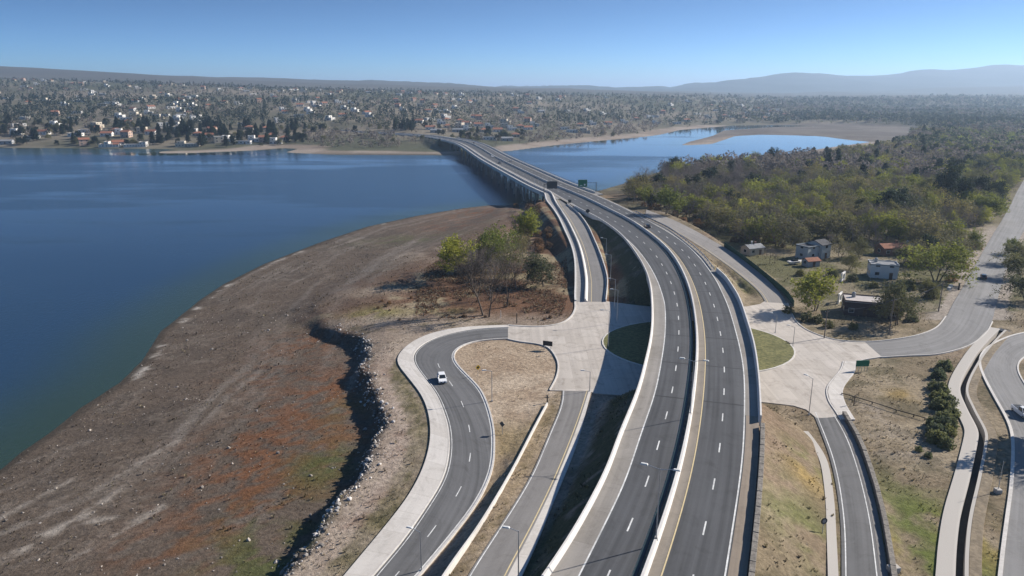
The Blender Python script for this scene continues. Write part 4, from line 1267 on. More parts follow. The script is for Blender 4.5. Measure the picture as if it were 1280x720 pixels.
# trees among the houses on the right and along the east street
for kind, px, py, H, sx, lab in [
    ('spring', 1018, 388, 12.5, 1.25, 'round yellow green tree beside the flat roofed dark house'),
    ('olive', 1122, 408, 13.0, 1.1, 'dark leaning tree in front of the flat roofed house'),
    ('willow', 1108, 402, 9.0, .9, 'thin tree close to the power pole at the street corner'),
    ('spring', 1170, 352, 13.5, 1.35, 'broad bright green tree between the white house and the east street'),
    ('willow', 1196, 328, 14.0, 1.2, 'tall grey green tree by the verge of the east street'),
    ('spring', 1212, 318, 10.0, .8, 'small yellow green tree on the edge of the east street'),
    ('spring', 1232, 277, 14.0, 1.3, 'big fresh green tree overhanging the east street'),
    ('olive', 1060, 338, 6.5, 1.2, 'dark low round tree in the yard behind the white frame'),
    ('olive', 1152, 372, 6.0, 1.3, 'dark bush under the broad bright green tree'),
    ('bare', 968, 330, 4.5, 1.1, 'small dark leafless tree in the grassy yard by the mesh fence'),
    ('bare', 1130, 352, 4.0, .8, 'small crooked bare tree beside the white house'),
    ('dark', 1186, 262, 25.0, .8, 'largest dark evergreen standing above the wood'),
    ('dark', 1170, 260, 19.0, .8, 'dark evergreen just left of the largest one'),
    ('dark', 1204, 268, 18.0, .8, 'dark evergreen just right of the largest one'),
    ('dark', 942, 246, 15.0, 1.2, 'dark green round tree among the leafless ones near the lake'),
    ('dark', 966, 250, 9.0, 1.0, 'lower dark tree beside the dark round one near the lake'),
    ('pine', 968, 240, 9.0, .8, 'narrow dark conifer in the leafless wood near the lake'),
    ('olive', 1272, 330, 8.0, 1.2, 'grey green tree right of the east street, upper one'),
    ('olive', 1279, 350, 8.5, 1.2, 'grey green tree right of the east street, middle one'),
    ('spring', 1268, 318, 6.5, 1.0, 'yellow green tree right of the east street'),
    ('olive', 1283, 376, 8.5, 1.2, 'grey green tree right of the east street, lowest one'),
    ('spring', 830, 268, 13.0, 1.3, 'bright green tree at the lakeward edge of the wood'),
    ('spring', 812, 261, 12.0, 1.2, 'yellow green tree at the corner of the wood nearest the bridge'),
    ('willow', 795, 252, 15.0, 1.1, 'tall half bare tree at the corner of the wood nearest the bridge'),
    ('bare', 786, 250, 13.0, 1.0, 'leafless tree at the very tip of the wood')]:
    p = on_ground(px, py)
    plant(kind, p[0], p[1], p[2], H, lab, None, sx)
# a tall tree just beyond the frame whose shadow crosses the side street
for (x, y, H, k, lab) in ((102, 120.5, 17, 'olive', 'tall dark tree on the far verge of the side street'), (98.5, 108.5, 12, 'bare', 'bare tree on the far verge of the side street')):
    plant(k, x, y, gz(x, y), H, lab, None, .9)

# ------------------------------------------------------------------ the wood on the right
WOOD = np.vstack([W([(778, 240), (800, 229), (830, 219), (862, 214), (905, 210), (960, 207), (1005, 204), (1050, 200), (1100, 191), (1150, 174)], 2.), [(620, 1150, 5), (900, 1000, 5)],
                  W([(1330, 215), (1262, 238), (1240, 270), (1214, 310), (1185, 322), (1150, 314), (1100, 306), (1055, 306), (1035, 302), (1000, 302), (962, 314), (925, 306), (890, 290), (850, 274), (812, 261)], 6.5)])
lo_, hi_ = WOOD[:, :2].min(0), WOOD[:, :2].max(0)
cand = rng.uniform(lo_, hi_, (26000, 2))
cand = cand[sdf(cand, WOOD) > 1.0]
pxx = lambda P: 640 + FPX * P[:, 0] / (P[:, 1] * cP + 62 * sP)
pyy = lambda P: 360 + FPX * (62 * cP - P[:, 1] * sP) / (P[:, 1] * cP + 62 * sP)
cand = cand[(pxx(cand) < 1420)]
cand = cand[seg_dist(cand, (resample(EA_N, n=120) + resample(EA_S, n=120)) / 2)[0] > 13]
for hx, hy, rad in ((1095, 246, 9), (1147, 252, 9), (1015, 318, 12)):
    h = pt(hx, hy, 6.5)
    cand = cand[np.hypot(cand[:, 0] - h[0], cand[:, 1] - h[1]) > rad]
sel, grid = [], {}
for p in cand:                                       # thin out: no two closer than a crown's width
    r = 5.6 if p[1] < 420 else 7.0
    g = (int(p[0] // 8), int(p[1] // 8))
    if any(np.hypot(*(p - q)) < r for a in (-1, 0, 1) for b_ in (-1, 0, 1) for q in grid.get((g[0] + a, g[1] + b_), [])): continue
    grid.setdefault(g, []).append(p)
    sel.append(p)
sel = np.array(sel)
sel = sel[np.argsort(np.hypot(sel[:, 0], sel[:, 1]))]
sz, sdist = ground(sel)
spx, spy = pxx(sel), pyy(sel)
CAP = {'bare': 270, 'willow': 200, 'spring': 150, 'olive': 150, 'dark': 60, 'pine': 60}
cnt = dict.fromkeys(CAP, 0)
LAB = {'bare': 'leafless grey brown tree in the wood beside the lake', 'willow': 'grey green half leafed tree in the wood beside the lake', 'spring': 'fresh yellow green tree in the wood beside the lake', 'olive': 'dull green tree in the wood beside the lake', 'dark': 'dark evergreen tree in the wood beside the lake', 'pine': 'dark pointed conifer in the wood beside the lake'}
STUFF = []                                           # (x, y, z, height, crown width, colour)
TINT = {'bare': (.165, .142, .128), 'willow': (.17, .175, .09), 'spring': (.18, .21, .055), 'olive': (.12, .13, .07), 'dark': (.035, .05, .03), 'pine': (.03, .044, .028)}
nk = fbm(sel[:, 0], sel[:, 1], 45., 61, 3)
for i, p in enumerate(sel):
    x, y = spx[i], spy[i]
    r = rng.uniform()
    if sz[i] < .6: continue
    if y > 286: k = 'willow' if r < .34 else 'bare' if r < .82 else 'spring' if r < .92 else 'olive'
    elif 938 < x < 1180 and 236 < y <= 276: k = 'spring' if r < .33 else 'willow' if r < .52 else 'olive' if r < .60 else 'bare'
    elif x < 1015 and y > 200: k = 'bare' if r < .78 else 'dark' if r < .84 else 'willow' if r < .94 else 'spring'
    elif x > 1180: k = 'olive' if r < .4 else 'spring' if r < .62 else 'dark' if r < .8 else 'bare'
    else:
        q = nk[i]
        k = ('bare' if q < .47 else 'willow' if q < .54 else 'olive') if r < .75 else ('spring' if r < .86 else 'dark' if r < .93 else 'pine')
    H = {'bare': 12.5, 'willow': 12, 'spring': 11, 'olive': 11, 'dark': 13, 'pine': 14}[k] * rng.uniform(.75, 1.25)
    if cnt[k] < CAP[k] and x < 1330:
        cnt[k] += 1
        plant(k, p[0], p[1], sz[i], H, LAB[k], 'trees of the lakeside wood', rng.uniform(1.0, 1.4))
    else:
        c = np.array(TINT[k]) * rng.uniform(.75, 1.25)
        STUFF.append((p[0], p[1], sz[i], H, H * rng.uniform(.35, .48), *c, 150 if p[1] < 700 else 80))

YT = [(962, 330, 'bare', 7), (1003, 312, 'willow', 10), (1036, 318, 'bare', 9), (1050, 322, 'willow', 9), (1072, 322, 'olive', 8), (1092, 318, 'bare', 9), (1128, 330, 'olive', 8), (1146, 334, 'willow', 10), (1160, 328, 'dark', 10), (1040, 346, 'oliveshrub', 2.0), (1066, 352, 'oliveshrub', 1.8), (1000, 345, 'oliveshrub', 1.6), (1092, 360, 'oliveshrub', 1.5), (1136, 362, 'oliveshrub', 2.4), (1166, 372, 'oliveshrub', 2.2), (1035, 410, 'oliveshrub', 1.5), (1066, 412, 'oliveshrub', 1.3), (1140, 402, 'oliveshrub', 1.6), (1190, 352, 'rust', 1.8), (1204, 336, 'rust', 1.8), (1222, 312, 'rust', 2.0), (985, 392, 'oliveshrub', 1.6), (1008, 402, 'oliveshrub', 1.8), (1022, 404, 'oliveshrub', 1.6)]
for px, py, k, H in YT:
    p = on_ground(px, py)
    if k in CATS: shrub(k, p[0], p[1], p[2], H, 'rounded shrub in the dusty yards between the houses', 'yard shrubs')
    else: plant(k, p[0], p[1], p[2], H, 'middle sized tree between the houses and the wood', 'yard trees', 1.15)
und = rng.uniform([60, 240], [200, 420], (5000, 2))
und = und[(sdf(und, WOOD) > -3) & (pxx(und) < 1010)]
uz = ground(und)[0]
for p, z in list(zip(und, uz))[:150]:
    shrub('rust' if rng.uniform() < .7 else 'oliveshrub', p[0], p[1], z, rng.uniform(1.2, 2.6), 'brown undergrowth shrub along the near edge of the lakeside wood', 'undergrowth of the lakeside wood')

# ------------------------------------------------------------------ the town and woods beyond the lake
ROADFAR = med_off(900, 1300, 0)
def far_points(n, x0, x1, y0, y1, z0=1.0):
    px = rng.uniform(x0, x1, n)
    yy = np.exp(rng.uniform(math.log(y0), math.log(y1), n))
    P = np.stack([(px - 640) / 929.9 * yy, yy], 1)
    z, d = ground(P)
    ok = (d > 24) & (z > z0)
    ok &= seg_dist(P, ROADFAR)[0] > 22
    ok &= ~((pxx(P) > 985) & (yy < 1250))
    return P[ok], z[ok], d[ok]
# houses: one builder, many looks
def wallm(name, c): return pmat(name, c, .10, .7, .85, stain=.3)
WALLM = {'white': wallm('white_render', (.68, .66, .62)), 'cream': wallm('cream_render', (.52, .45, .35)), 'pink': wallm('pink_render', (.46, .33, .26)), 'grey': wallm('grey_render', (.33, .34, .35)), 'brick': pmat('brick_wall', (.22, .12, .085), .25, 2., .9), 'dark': pmat('dark_brick', (.085, .06, .055), .25, 2., .9), 'blue': wallm('bluegrey_render', (.40, .43, .43)), 'stone': pmat('stone_wall', (.25, .21, .17), .35, 1.4, .95, .5)}
ROOFM = {'tile': pmat('roof_tile', (.26, .115, .07), .3, 1.2, .9, .4), 'grey': pmat('roof_sheet', (.23, .235, .24), .15, .8, .6, stain=.4), 'white': pmat('roof_membrane', (.62, .60, .57), .1, .6, .8, stain=.35), 'teal': pmat('teal_roof', (.045, .16, .17), .2, .8, .6), 'dark': pmat('dark_roof', (.05, .05, .055), .2, .8, .8), 'slab': pmat('roof_slab', (.44, .40, .38), .15, .6, .9, stain=.5)}
glass_m, _nt, _b = base_mat('window_glass')
_b.inputs['Base Color'].default_value = (.02, .025, .03, 1)
_b.inputs['Roughness'].default_value = .08
frame_m = pmat('window_frame', (.60, .60, .58), .08, 2., .6)
door_m = pmat('door_wood', (.11, .065, .04), .25, 3., .7)

def house_parts(t, blocks, wall, roof, detail=True):
    """blocks: (x, y, w, d, h, roof kind, roof rise); the first carries the door; windows on every side"""
    wm, rm = WALLM[wall], ROOFM[roof]
    for bi, (x, y, w, d, h, rk, rise) in enumerate(blocks):
        MB().box((x, y, -.8), (w, d, h + .8)).build('wall', wm, t)
        mb, o = MB(), .35
        if rk == 'flat':
            mb.box((x, y, h + .003), (w + .2, d + .2, .22))
            r = mb.build('roof', rm, t)
            pb = MB()
            for sx, sy, bw, bd in ((0, 1, w + .24, .18), (0, -1, w + .24, .18), (1, 0, .18, d - .14), (-1, 0, .18, d - .14)):
                pb.box((x + sx * (w / 2 + .03), y + sy * (d / 2 + .03), h + .226), (bw, bd, .3))
            pb.build('parapet', wm, r)
        elif rk == 'gable':
            a, b_ = w / 2 + o, d / 2 + o
            mb.add([(x - a, y - b_, h - .08), (x + a, y - b_, h - .08), (x + a, y + b_, h - .08), (x - a, y + b_, h - .08), (x - a, y, h + rise), (x + a, y, h + rise),
                    (x - a, y - b_, h + .10), (x + a, y - b_, h + .10), (x + a, y + b_, h + .10), (x - a, y + b_, h + .10), (x - a, y, h + rise + .2), (x + a, y, h + rise + .2)],
                   [(6, 7, 11, 10), (8, 9, 10, 11), (0, 4, 5, 1), (2, 5, 4, 3), (0, 1, 7, 6), (2, 3, 9, 8), (0, 6, 10, 4), (4, 10, 9, 3), (1, 5, 11, 7), (5, 2, 8, 11)])
            r = mb.build('roof', rm, t)
            for sx in (-1, 1):
                g = x + sx * w / 2
                MB().add([(g, y - d / 2, h), (g, y + d / 2, h), (g, y, h + rise - .05)], [(0, 1, 2) if sx > 0 else (0, 2, 1)]).build('gable', wm, t)
            if w > 6: MB().box((x + w * .25, y + d * .15, h + rise * .5), (.7, .7, rise * .5 + .9)).build('chimney', WALLM['brick'], r)
        else:
            a, b_, q = w / 2 + o, d / 2 + o, max(w / 2 - d / 2, .4)
            mb.add([(x - a, y - b_, h), (x + a, y - b_, h), (x + a, y + b_, h), (x - a, y + b_, h), (x - q, y, h + rise), (x + q, y, h + rise)],
                   [(0, 1, 5, 4), (1, 2, 5), (2, 3, 4, 5), (3, 0, 4), (3, 2, 1, 0)])
            mb.build('roof', rm, t)
        st_ = 1 if h < 4.2 else 2
        for fl in range(st_):
            zc = .95 + fl * 2.9
            for side in range(4):
                L = w if side < 2 else d
                n = max(1, int(L / 3.2))
                for k in range(n):
                    u = (k + .5) / n * L - L / 2
                    if bi == 0 and fl == 0 and side == 0 and k == n // 2: continue
                    ww = min(1.5, L / n * .5)
                    if side < 2:
                        c, dm, dn = (x + u, y + (-1 if side == 0 else 1) * (d / 2 + .02), zc), (ww, .10, 1.25), (ww - .2, .14, 1.05)
                    else:
                        c, dm, dn = (x + (1 if side == 2 else -1) * (w / 2 + .02), y + u, zc), (.10, ww, 1.25), (.14, ww - .2, 1.05)
                    f = MB().box(c, dm).build('window', frame_m, t)
                    MB().box((c[0], c[1], c[2] + .1), dn).build('pane', glass_m, f)
        if bi == 0:
            n = max(1, int(w / 3.2))
            u = (n // 2 + .5) / n * w - w / 2
            dd = MB().box((x + u, y - d / 2 - .02, 0), (1.05, .12, 2.1)).build('door', door_m, t)
            MB().box((x + u + .38, y - d / 2 - .10, 1.0), (.08, .08, .12)).build('handle', steel_m, dd)

def copy_tree(o, parent=None):
    c = o.copy()
    col.objects.link(c)
    c.parent = parent
    for ch in o.children: copy_tree(ch, c)
    return c

HK = [('white flat roofed', [(0, 0, 11, 8, 3.2, 'flat', 0), (-2.5, .8, 6, 6.2, 6.0, 'flat', 0)], 'white', 'white'),
      ('white tile roofed', [(0, 0, 11, 7.5, 3.1, 'gable', 2.0)], 'white', 'tile'),
      ('cream hip roofed', [(0, 0, 10, 8, 3.1, 'hip', 2.0)], 'cream', 'tile'),
      ('grey sheet roofed', [(0, 0, 12, 7, 3.0, 'gable', 1.4)], 'grey', 'grey'),
      ('pale two storey', [(0, 0, 9, 8, 6.0, 'flat', 0), (6.4, 0, 4.4, 6, 3.0, 'flat', 0)], 'cream', 'white'),
      ('pink tile roofed', [(0, 0, 9, 7, 5.6, 'gable', 1.9)], 'pink', 'tile'),
      ('low white', [(0, 0, 14, 6, 2.9, 'flat', 0)], 'white', 'slab')]
HP = {}
FAR_H = []
def far_house(kind, x, y, z, rz, where):
    nm, blocks, wl, rf = HK[kind]
    lab = f'{nm} house {where}'
    if kind not in HP:
        t = thing('house', lab, 'house', (x, y, z), rz, 'houses ' + where)
        t.scale = (1.3, 1.3, 1.2)
        house_parts(t, blocks, wl, rf)
        HP[kind] = t
    else:
        t = copy_tree(HP[kind])
        t.location, t.rotation_euler = (x, y, z), (0, 0, rz)
        tagit(t, lab, 'house', 'houses ' + where)
    FAR_H.append((x, y))
    return t
bpy.context.view_layer.update()
# rows along the far shore first (surveyed), then up the slopes
for px, py, k, rz in [(214, 134, 4, .1), (222, 132, 0, .2), (231, 134, 4, .1), (238, 137, 6, .2), (226, 140, 0, .1), (150, 147, 0, .2), (196, 149, 4, .2), (205, 146, 6, .1), (70, 158, 0, .2), (8, 180, 3, .1), (22, 168, 0, .3), (40, 174, 6, .1), (55, 168, 1, -.2), (108, 166, 6, .2), (120, 163, 2, .3), (134, 170, 1, .1), (152, 168, 0, .4), (178, 166, 4, .2), (190, 168, 1, .1), (205, 160, 0, .5), (216, 156, 6, .3), (158, 150, 6, .3), (168, 146, 4, .1), (186, 143, 0, .2), (240, 165, 0, .2), (248, 170, 2, .3), (262, 172, 1, .2), (274, 178, 4, .3), (286, 177, 0, .2), (305, 180, 6, .1), (318, 177, 0, .2), (330, 178, 5, .2), (340, 172, 2, .3), (345, 180, 0, .1), (560, 160, 2, .2), (572, 165, 3, .1), (585, 163, 0, .2), (598, 158, 1, .2), (605, 165, 2, .3), (612, 160, 0, .2), (622, 165, 1, .1), (630, 160, 4, .2), (640, 163, 0, .2), (650, 160, 2, .2), (660, 162, 1, .1), (668, 158, 0, .2), (545, 166, 3, .1), (538, 162, 1, .1), (552, 155, 0, .1), (575, 153, 2, .2), (705, 162, 6, .1), (725, 158, 2, .2), (740, 156, 0, .2), (760, 156, 1, .1), (780, 154, 0, .2), (795, 150, 2, .1), (820, 155, 0, .1), (845, 155, 6, .1), (858, 152, 1, .1), (885, 148, 0, .1), (905, 146, 2, .1), (915, 147, 6, .1), (935, 144, 0, .1), (975, 139, 6, .1)]:
    p = on_ground(px, py, 5.0)
    far_house(k, p[0], p[1], p[2], rz + rng.uniform(-.2, .2), 'among trees on the far shore slope left of the bridge' if px < 500 else 'on the far shore right behind the bridge end' if px < 700 else 'on the wooded shore beyond the right hand arm of the lake')
P, z, d = far_points(1600, -20, 1010, 930, 2700, 3.0)
kept = 0
P[:, 1] = np.round((P[:, 1] + 60 * fbm(P[:, 0], P[:, 1], 400., 73, 2)) / 58) * 58 + rng.uniform(-5, 5, len(P))   # rows along the streets
z, d = ground(P)
clus = fbm(P[:, 0], P[:, 1], 220., 71, 3)
for i in range(len(P)):
    x, y = P[i]
    px = pxx(P[i:i + 1])[0]
    if clus[i] < (.40 if px < 340 else .47) or d[i] < 45: continue
    if 360 < px < 520 and y < 1250: continue
    if any(abs(x - a) < 17 and abs(y - b_) < 22 for a, b_ in FAR_H): continue
    far_house(int(rng.choice([0, 0, 0, 1, 1, 2, 2, 3, 4, 5, 6, 6])), x, y, z[i], rng.uniform(-.5, .9), 'scattered up the far hillside left of the bridge' if px < 520 else 'scattered among trees on the far plain beyond the bridge')
    kept += 1
    if kept >= 225: break

# three lakeside buildings on the left shore
for px, py, lab, blocks, wl, rf in [
    (134, 184, 'white and red lakeside pavilion with a tall white end block', [(0, 0, 16, 9, 3.4, 'flat', 0), (1, 0, 5, 9.4, 6.5, 'flat', 0), (11.5, 0, 7, 8, 3.2, 'gable', 1.8)], 'white', 'tile'),
    (170, 184, 'long low white lakeside building with dark verandas', [(0, 0, 26, 8, 3.0, 'flat', 0), (9, 1, 8, 9, 5.6, 'flat', 0)], 'white', 'slab'),
    (232, 183, 'pale lakeside club building with stepped terraces', [(0, 0, 22, 9, 3.2, 'flat', 0), (-5, 2, 9, 8, 6, 'flat', 0), (14, 0, 7, 8, 3.0, 'flat', 0)], 'cream', 'white')]:
    p = on_ground(px, py, 2.0)
    t = thing('lakeside_building', lab, 'building', (p[0], p[1], p[2]), .15)
    house_parts(t, blocks, wl, rf)
    FAR_H.append((p[0], p[1]))

# far trees: nearest ones as trees, the rest as one wood
def far_clear(x, y): return not any(abs(x - a) < 7.5 and -95 < y - b_ < 7 for a, b_ in FAR_H)
LABF = {'bare': 'leafless grey tree on the far lake shore', 'olive': 'dull green tree among the houses on the far shore', 'dark': 'dark evergreen tree among the houses on the far shore', 'pine': 'tall dark conifer among the houses on the far shore'}
cf = {'bare': 70, 'olive': 130, 'dark': 120, 'pine': 120}
P, z, d = far_points(14000, -60, 1340, 880, 3300, 1.2)
sp1, sp2 = fbm(P[:, 0], P[:, 1], 130., 81, 3), fbm(P[:, 0], P[:, 1], 60., 83, 3)
order = np.argsort(P[:, 1])
used_ = {}
for i in order:
    x, y = P[i]
    g = (int(x // 7), int(y // 7))
    if g in used_ or not far_clear(x, y): continue
    used_[g] = 1
    px = pxx(P[i:i + 1])[0]
    py = pyy(P[i:i + 1])[0]
    r = rng.uniform()
    if d[i] < 40 and r < .55: continue
    thicket = (385 < px < 545 and y < 1060) or (660 < px < 830 and d[i] < 130)
    pines = (490 < px < 560 and 1060 < y < 1400)
    if thicket: k = 'bare' if r < .92 else 'olive'
    elif pines: k = 'pine' if r < .8 else 'dark'
    else:
        s_ = sp1[i] * .6 + r * .4 - (.11 if px < 345 and y < 1700 else 0)
        k = 'pine' if s_ < .36 else 'dark' if s_ < .48 else 'olive' if s_ < .60 else 'bare'
    H = {'bare': 7.5, 'olive': 7, 'dark': 10, 'pine': 14}[k] * rng.uniform(.7, 1.25)
    if thicket: H *= .95
    if cf[k] > 0 and not (thicket and rng.uniform() < .6):
        cf[k] -= 1
        plant(k, x, y, z[i], H, LABF[k], 'trees on the far shore', rng.uniform(1.0, 1.3))
    else:
        c = {'bare': (.20, .172, .15), 'olive': (.15, .152, .098), 'dark': (.06, .072, .05), 'pine': (.035, .05, .036)}[k]
        c = np.array(c) * rng.uniform(.7, 1.3)
        STUFF.append((x, y, z[i], H, H * (.24 if k == 'pine' else .46), *c, 34 if y < 1400 else 18 if y < 2200 else 11))
# the plain on the right, beyond the wood
P, z, d = far_points(9000, 900, 1400, 1150, 3800, 1.2)
sp1 = fbm(P[:, 0], P[:, 1], 160., 85, 3)
for i in range(len(P)):
    if sdf(P[i:i + 1], DELTA, 20)[0] > -15: continue
    if rng.uniform() > np.interp(pxx(P[i:i + 1])[0], [900, 1080], [.12, 1.0]): continue
    s_ = sp1[i] * .6 + rng.uniform() * .4
    k = 'dark' if s_ < .38 else 'olive' if s_ < .54 else 'bare'
    H = {'bare': 9, 'olive': 9, 'dark': 13}[k] * rng.uniform(.7, 1.3)
    c = np.array({'bare': (.16, .135, .12), 'olive': (.11, .12, .07), 'dark': (.045, .058, .042)}[k]) * rng.uniform(.7, 1.25)
    STUFF.append((P[i, 0], P[i, 1], z[i], H, H * .5, *c, 20 if P[i, 1] < 1800 else 11))

def tree_mass(name, rows, m):
    V, T, nq = [], [], 0
    rs = np.random.default_rng(5)
    for x, y, z, H, Rr, r, g, b_, n in rows:
        n = int(n)
        dd = rs.normal(0, 1, (n, 3)); dd /= np.linalg.norm(dd, axis=1, keepdims=True)
        rad = rs.uniform(.45, 1, (n, 1)) ** .5
        ctr = np.array([x, y, z + H * .57])
        C = ctr + dd * rad * np.array([Rr, Rr, H * .45])
        if Rr < H * .3:                                # conifers taper
            f = np.clip((C[:, 2:3] - z) / H, 0, 1)
            C[:, :2] = np.array([x, y]) + (C[:, :2] - [x, y]) * (1.35 - 1.15 * f)
        u = rs.normal(0, 1, (n, 3)); u /= np.linalg.norm(u, axis=1, keepdims=True)
        v = np.cross(u, rs.normal(0, 1, (n, 3))); v /= np.linalg.norm(v, axis=1, keepdims=True)
        s = (max(Rr, H * .25) * 1.5 / math.sqrt(n) * rs.uniform(.6, 1.3, n))[:, None]
        V.append(np.stack([C - u * s, C - v * s, C + u * s, C + v * s], 1).reshape(-1, 3))
        T.append(np.repeat(np.array([[r, g, b_]]) * rs.uniform(.8, 1.2, (n, 1)), 4, 0))
        nq += n
    V, T = np.concatenate(V), np.concatenate(T)
    o = link(name, mesh_np(name, V, np.arange(len(V)).reshape(-1, 4), m, attrs={'tint': T}))
    o['kind'] = 'stuff'
    return tagit(o, 'mass of mixed bare and evergreen trees covering the far hillside and plain', 'woodland')
tree_mass('distant_woodland', STUFF, leaf_mat('mass_leaf', (.1, .1, .05), .3, attr=True))

# ------------------------------------------------------------------ houses on the right, one by one
def near_house(name, label, px, py, rz, blocks, wl, rf, cat='house'):
    p = on_ground(px, py)
    t = thing(name, label, cat, (p[0], p[1], p[2]), rz)
    house_parts(t, blocks, wl, rf)
    x, y, w, dd_, h, rk, rise = blocks[0]
    if rk == 'flat' and w > 6:
        tk = MB().tube((x - w * .25, y + dd_ * .2, h + .2), (x - w * .25, y + dd_ * .2, h + 1.5), .55, .55, 12).build('water_tank', WALLM['grey'], t)
        MB().tube((x - w * .25, y + dd_ * .2, h + 1.5), (x - w * .25, y + dd_ * .2, h + 1.75), .5, .2, 12).build('lid', WALLM['grey'], tk)
    return t, p
t, p = near_house('house', 'blue grey two storey house with a round topped gable at the edge of the wood', 1017, 322, .5, [(2.2, 0, 5.0, 7, 5.2, 'gable', 1.3), (-3.4, .5, 6, 5.5, 4.6, 'flat', 0)], 'blue', 'dark')
t, p = near_house('house', 'plain white box house with a grey slab roof in the sunny yard', 1102, 346, -.3, [(0, 0, 8.5, 6.5, 4.4, 'flat', 0)], 'white', 'grey')
t, p = near_house('house', 'dark brick house with a pale flat slab roof behind the street corner', 1078, 392, -.32, [(0, 0, 10.5, 7.5, 3.9, 'flat', 0), (7.2, -1.6, 4.0, 4.4, 2.8, 'flat', 0)], 'dark', 'slab')
t, p = near_house('house', 'low house with a red and white patched roof behind the white box house', 1113, 318, .15, [(0, 0, 10, 6, 2.9, 'gable', 1.3)], 'brick', 'tile')
t, p = near_house('shed', 'dark open shed beside the low house with the patched roof', 1140, 315, .15, [(0, 0, 7, 5, 2.6, 'flat', 0)], 'dark', 'slab', 'shed')
t, p = near_house('shed', 'small red roofed shed behind the parked white trailer', 1013, 333, .3, [(0, 0, 5, 3.5, 2.1, 'gable', .9)], 'grey', 'tile', 'shed')
t, p = near_house('house', 'small pale house with white posts behind the green mesh fence', 940, 318, .4, [(0, 0, 7, 5, 2.7, 'gable', 1.1)], 'cream', 'grey')
t, p = near_house('house', 'house with a long white roof half hidden in the wood', 1095, 254, .1, [(0, 0, 12, 6, 3.4, 'gable', 1.2)], 'white', 'white')
t, p = near_house('house', 'house with a dark teal roof half hidden by the big evergreens', 1147, 262, .2, [(0, 0, 12, 9, 4.0, 'hip', 3.2)], 'brick', 'teal')
for px, py, lab, k in ((1250, 205, 'long cream house far up the east street', 3), (1243, 198, 'white house far up the east street behind the cream one', 6), (1274, 203, 'white roofed house furthest right up the east street', 0), (1152, 282, 'low dark house in the shade of the big evergreens', 3)):
    p = on_ground(px, py)
    t = thing('house', lab, 'house', (p[0], p[1], p[2]), .3)
    house_parts(t, HK[k][1], HK[k][2], HK[k][3])
# white gate frames, wall pieces, posts
wp = WALLM['white']
for px, py, rz, lab in ((1053, 352, .9, 'white open frame gate by the dusty yard'), (1049, 379, .95, 'white open frame gate at the corner of the dark brick house')):
    p = on_ground(px, py)
    t = thing('gate_frame', lab, 'gate', p, rz)
    for u in (-1.7, 1.7): MB().box((u, 0, -.3), (.5, .5, 3.4)).build('pillar', wp, t, bevel=.03)
    MB().box((0, 0, 2.5), (2.9, .42, .5)).build('lintel', wp, t)
    MB().box((0, 0, .2), (2.9, .3, .4)).build('sill', wp, t)
p = on_ground(1119, 344)
t = thing('garden_wall', 'short bright white wall beside the white box house', 'wall', p, 1.1)
MB().box((0, 0, -.3), (4.2, .35, 3.0)).build('panel', wp, t); MB().box((0, 0, 2.7), (4.4, .5, .15)).build('coping', wp, t)
p = on_ground(1098, 384)
t = thing('canopy', 'white sheet canopy beside the dark brick house', 'canopy', p, -.3)
MB().box((0, 0, 2.3), (4.0, 2.8, .12)).build('roof_sheet', ROOFM['white'], t)
for u in (-1.8, 1.8):
    for v in (-1.2, 1.2): MB().box((u, v, -.2), (.1, .1, 2.5)).build('post', steel_m, t)
p = on_ground(993, 331)
t = thing('boat_trailer', 'small white covered boat resting on a trailer in the grassy yard', 'boat', p, .35)
MB().add([(-2.6, -.9, .6), (1.6, -.9, .6), (2.9, 0, .75), (1.6, .9, .6), (-2.6, .9, .6), (-2.6, -1.05, 1.3), (1.6, -1.05, 1.3), (3.2, 0, 1.5), (1.6, 1.05, 1.3), (-2.6, 1.05, 1.3)], [(0, 1, 6, 5), (1, 2, 7, 6), (2, 3, 8, 7), (3, 4, 9, 8), (4, 0, 5, 9), (5, 6, 7, 8, 9), (4, 3, 2, 1, 0)]).build('hull', wp, t)
MB().side([(-1.2, 1.3), (-.9, 1.9), (.5, 1.9), (1.2, 1.35)], -.7, .7).build('cabin', glass_m, t)
MB().box((-.3, 0, .35), (4.5, .15, .15)).build('trailer_beam', dark_m, t)
for v in (-.85, .85): MB().tube((-.6, v - .1, .32), (-.6, v + .1, .32), .32, n=14).build('wheel', dark_m, t)
# small props
def post(label, px, py, h, m, r=.08, z=G, cat='post', name='marker_post'):
    p = on_ground(px, py, z)
    o = MB().tube((0, 0, -.3), (0, 0, h), r, r * .8, 8).box((0, 0, h), (r * 2.6, r * 2.6, .06)).build(name, m)
    o.location = p
    return tagit(o, label, cat)
post('thin white post by the tall forked bare tree', 626, 398, 2.0, wp, .07)
post('dark wooden post beside the loop road sidewalk', 646, 405, 2.8, bark_m, .16)
post('short post on the grass beside the southeast slip road entrance', 1067, 508, 2.2, bark_m, .12)
post('small dark post at the head of the retaining wall', 684, 504, 1.6, dark_m, .14)
post('dark stump like post at the yard corner by the east street', 1198, 363, 2.2, dark_m, .28)
post('slim white post in front of the small pale house', 938.5, 318, 5.0, wp, .28)
for px, py, lab in ((1186, 363, 'small white bin on the verge at the street corner, left one'), (1188, 360, 'small white bin on the verge at the street corner, right one'), (1195, 347, 'flat white slab lying under the trees by the street')):
    p = on_ground(px, py)
    o = MB().box((0, 0, 0), (.9, .7, .9 if 'bin' in lab else .35), .4, taper=1.12).build('bin' if 'bin' in lab else 'slab', wp, bevel=.04)
    o.location = p; tagit(o, lab, 'bin' if 'bin' in lab else 'slab')
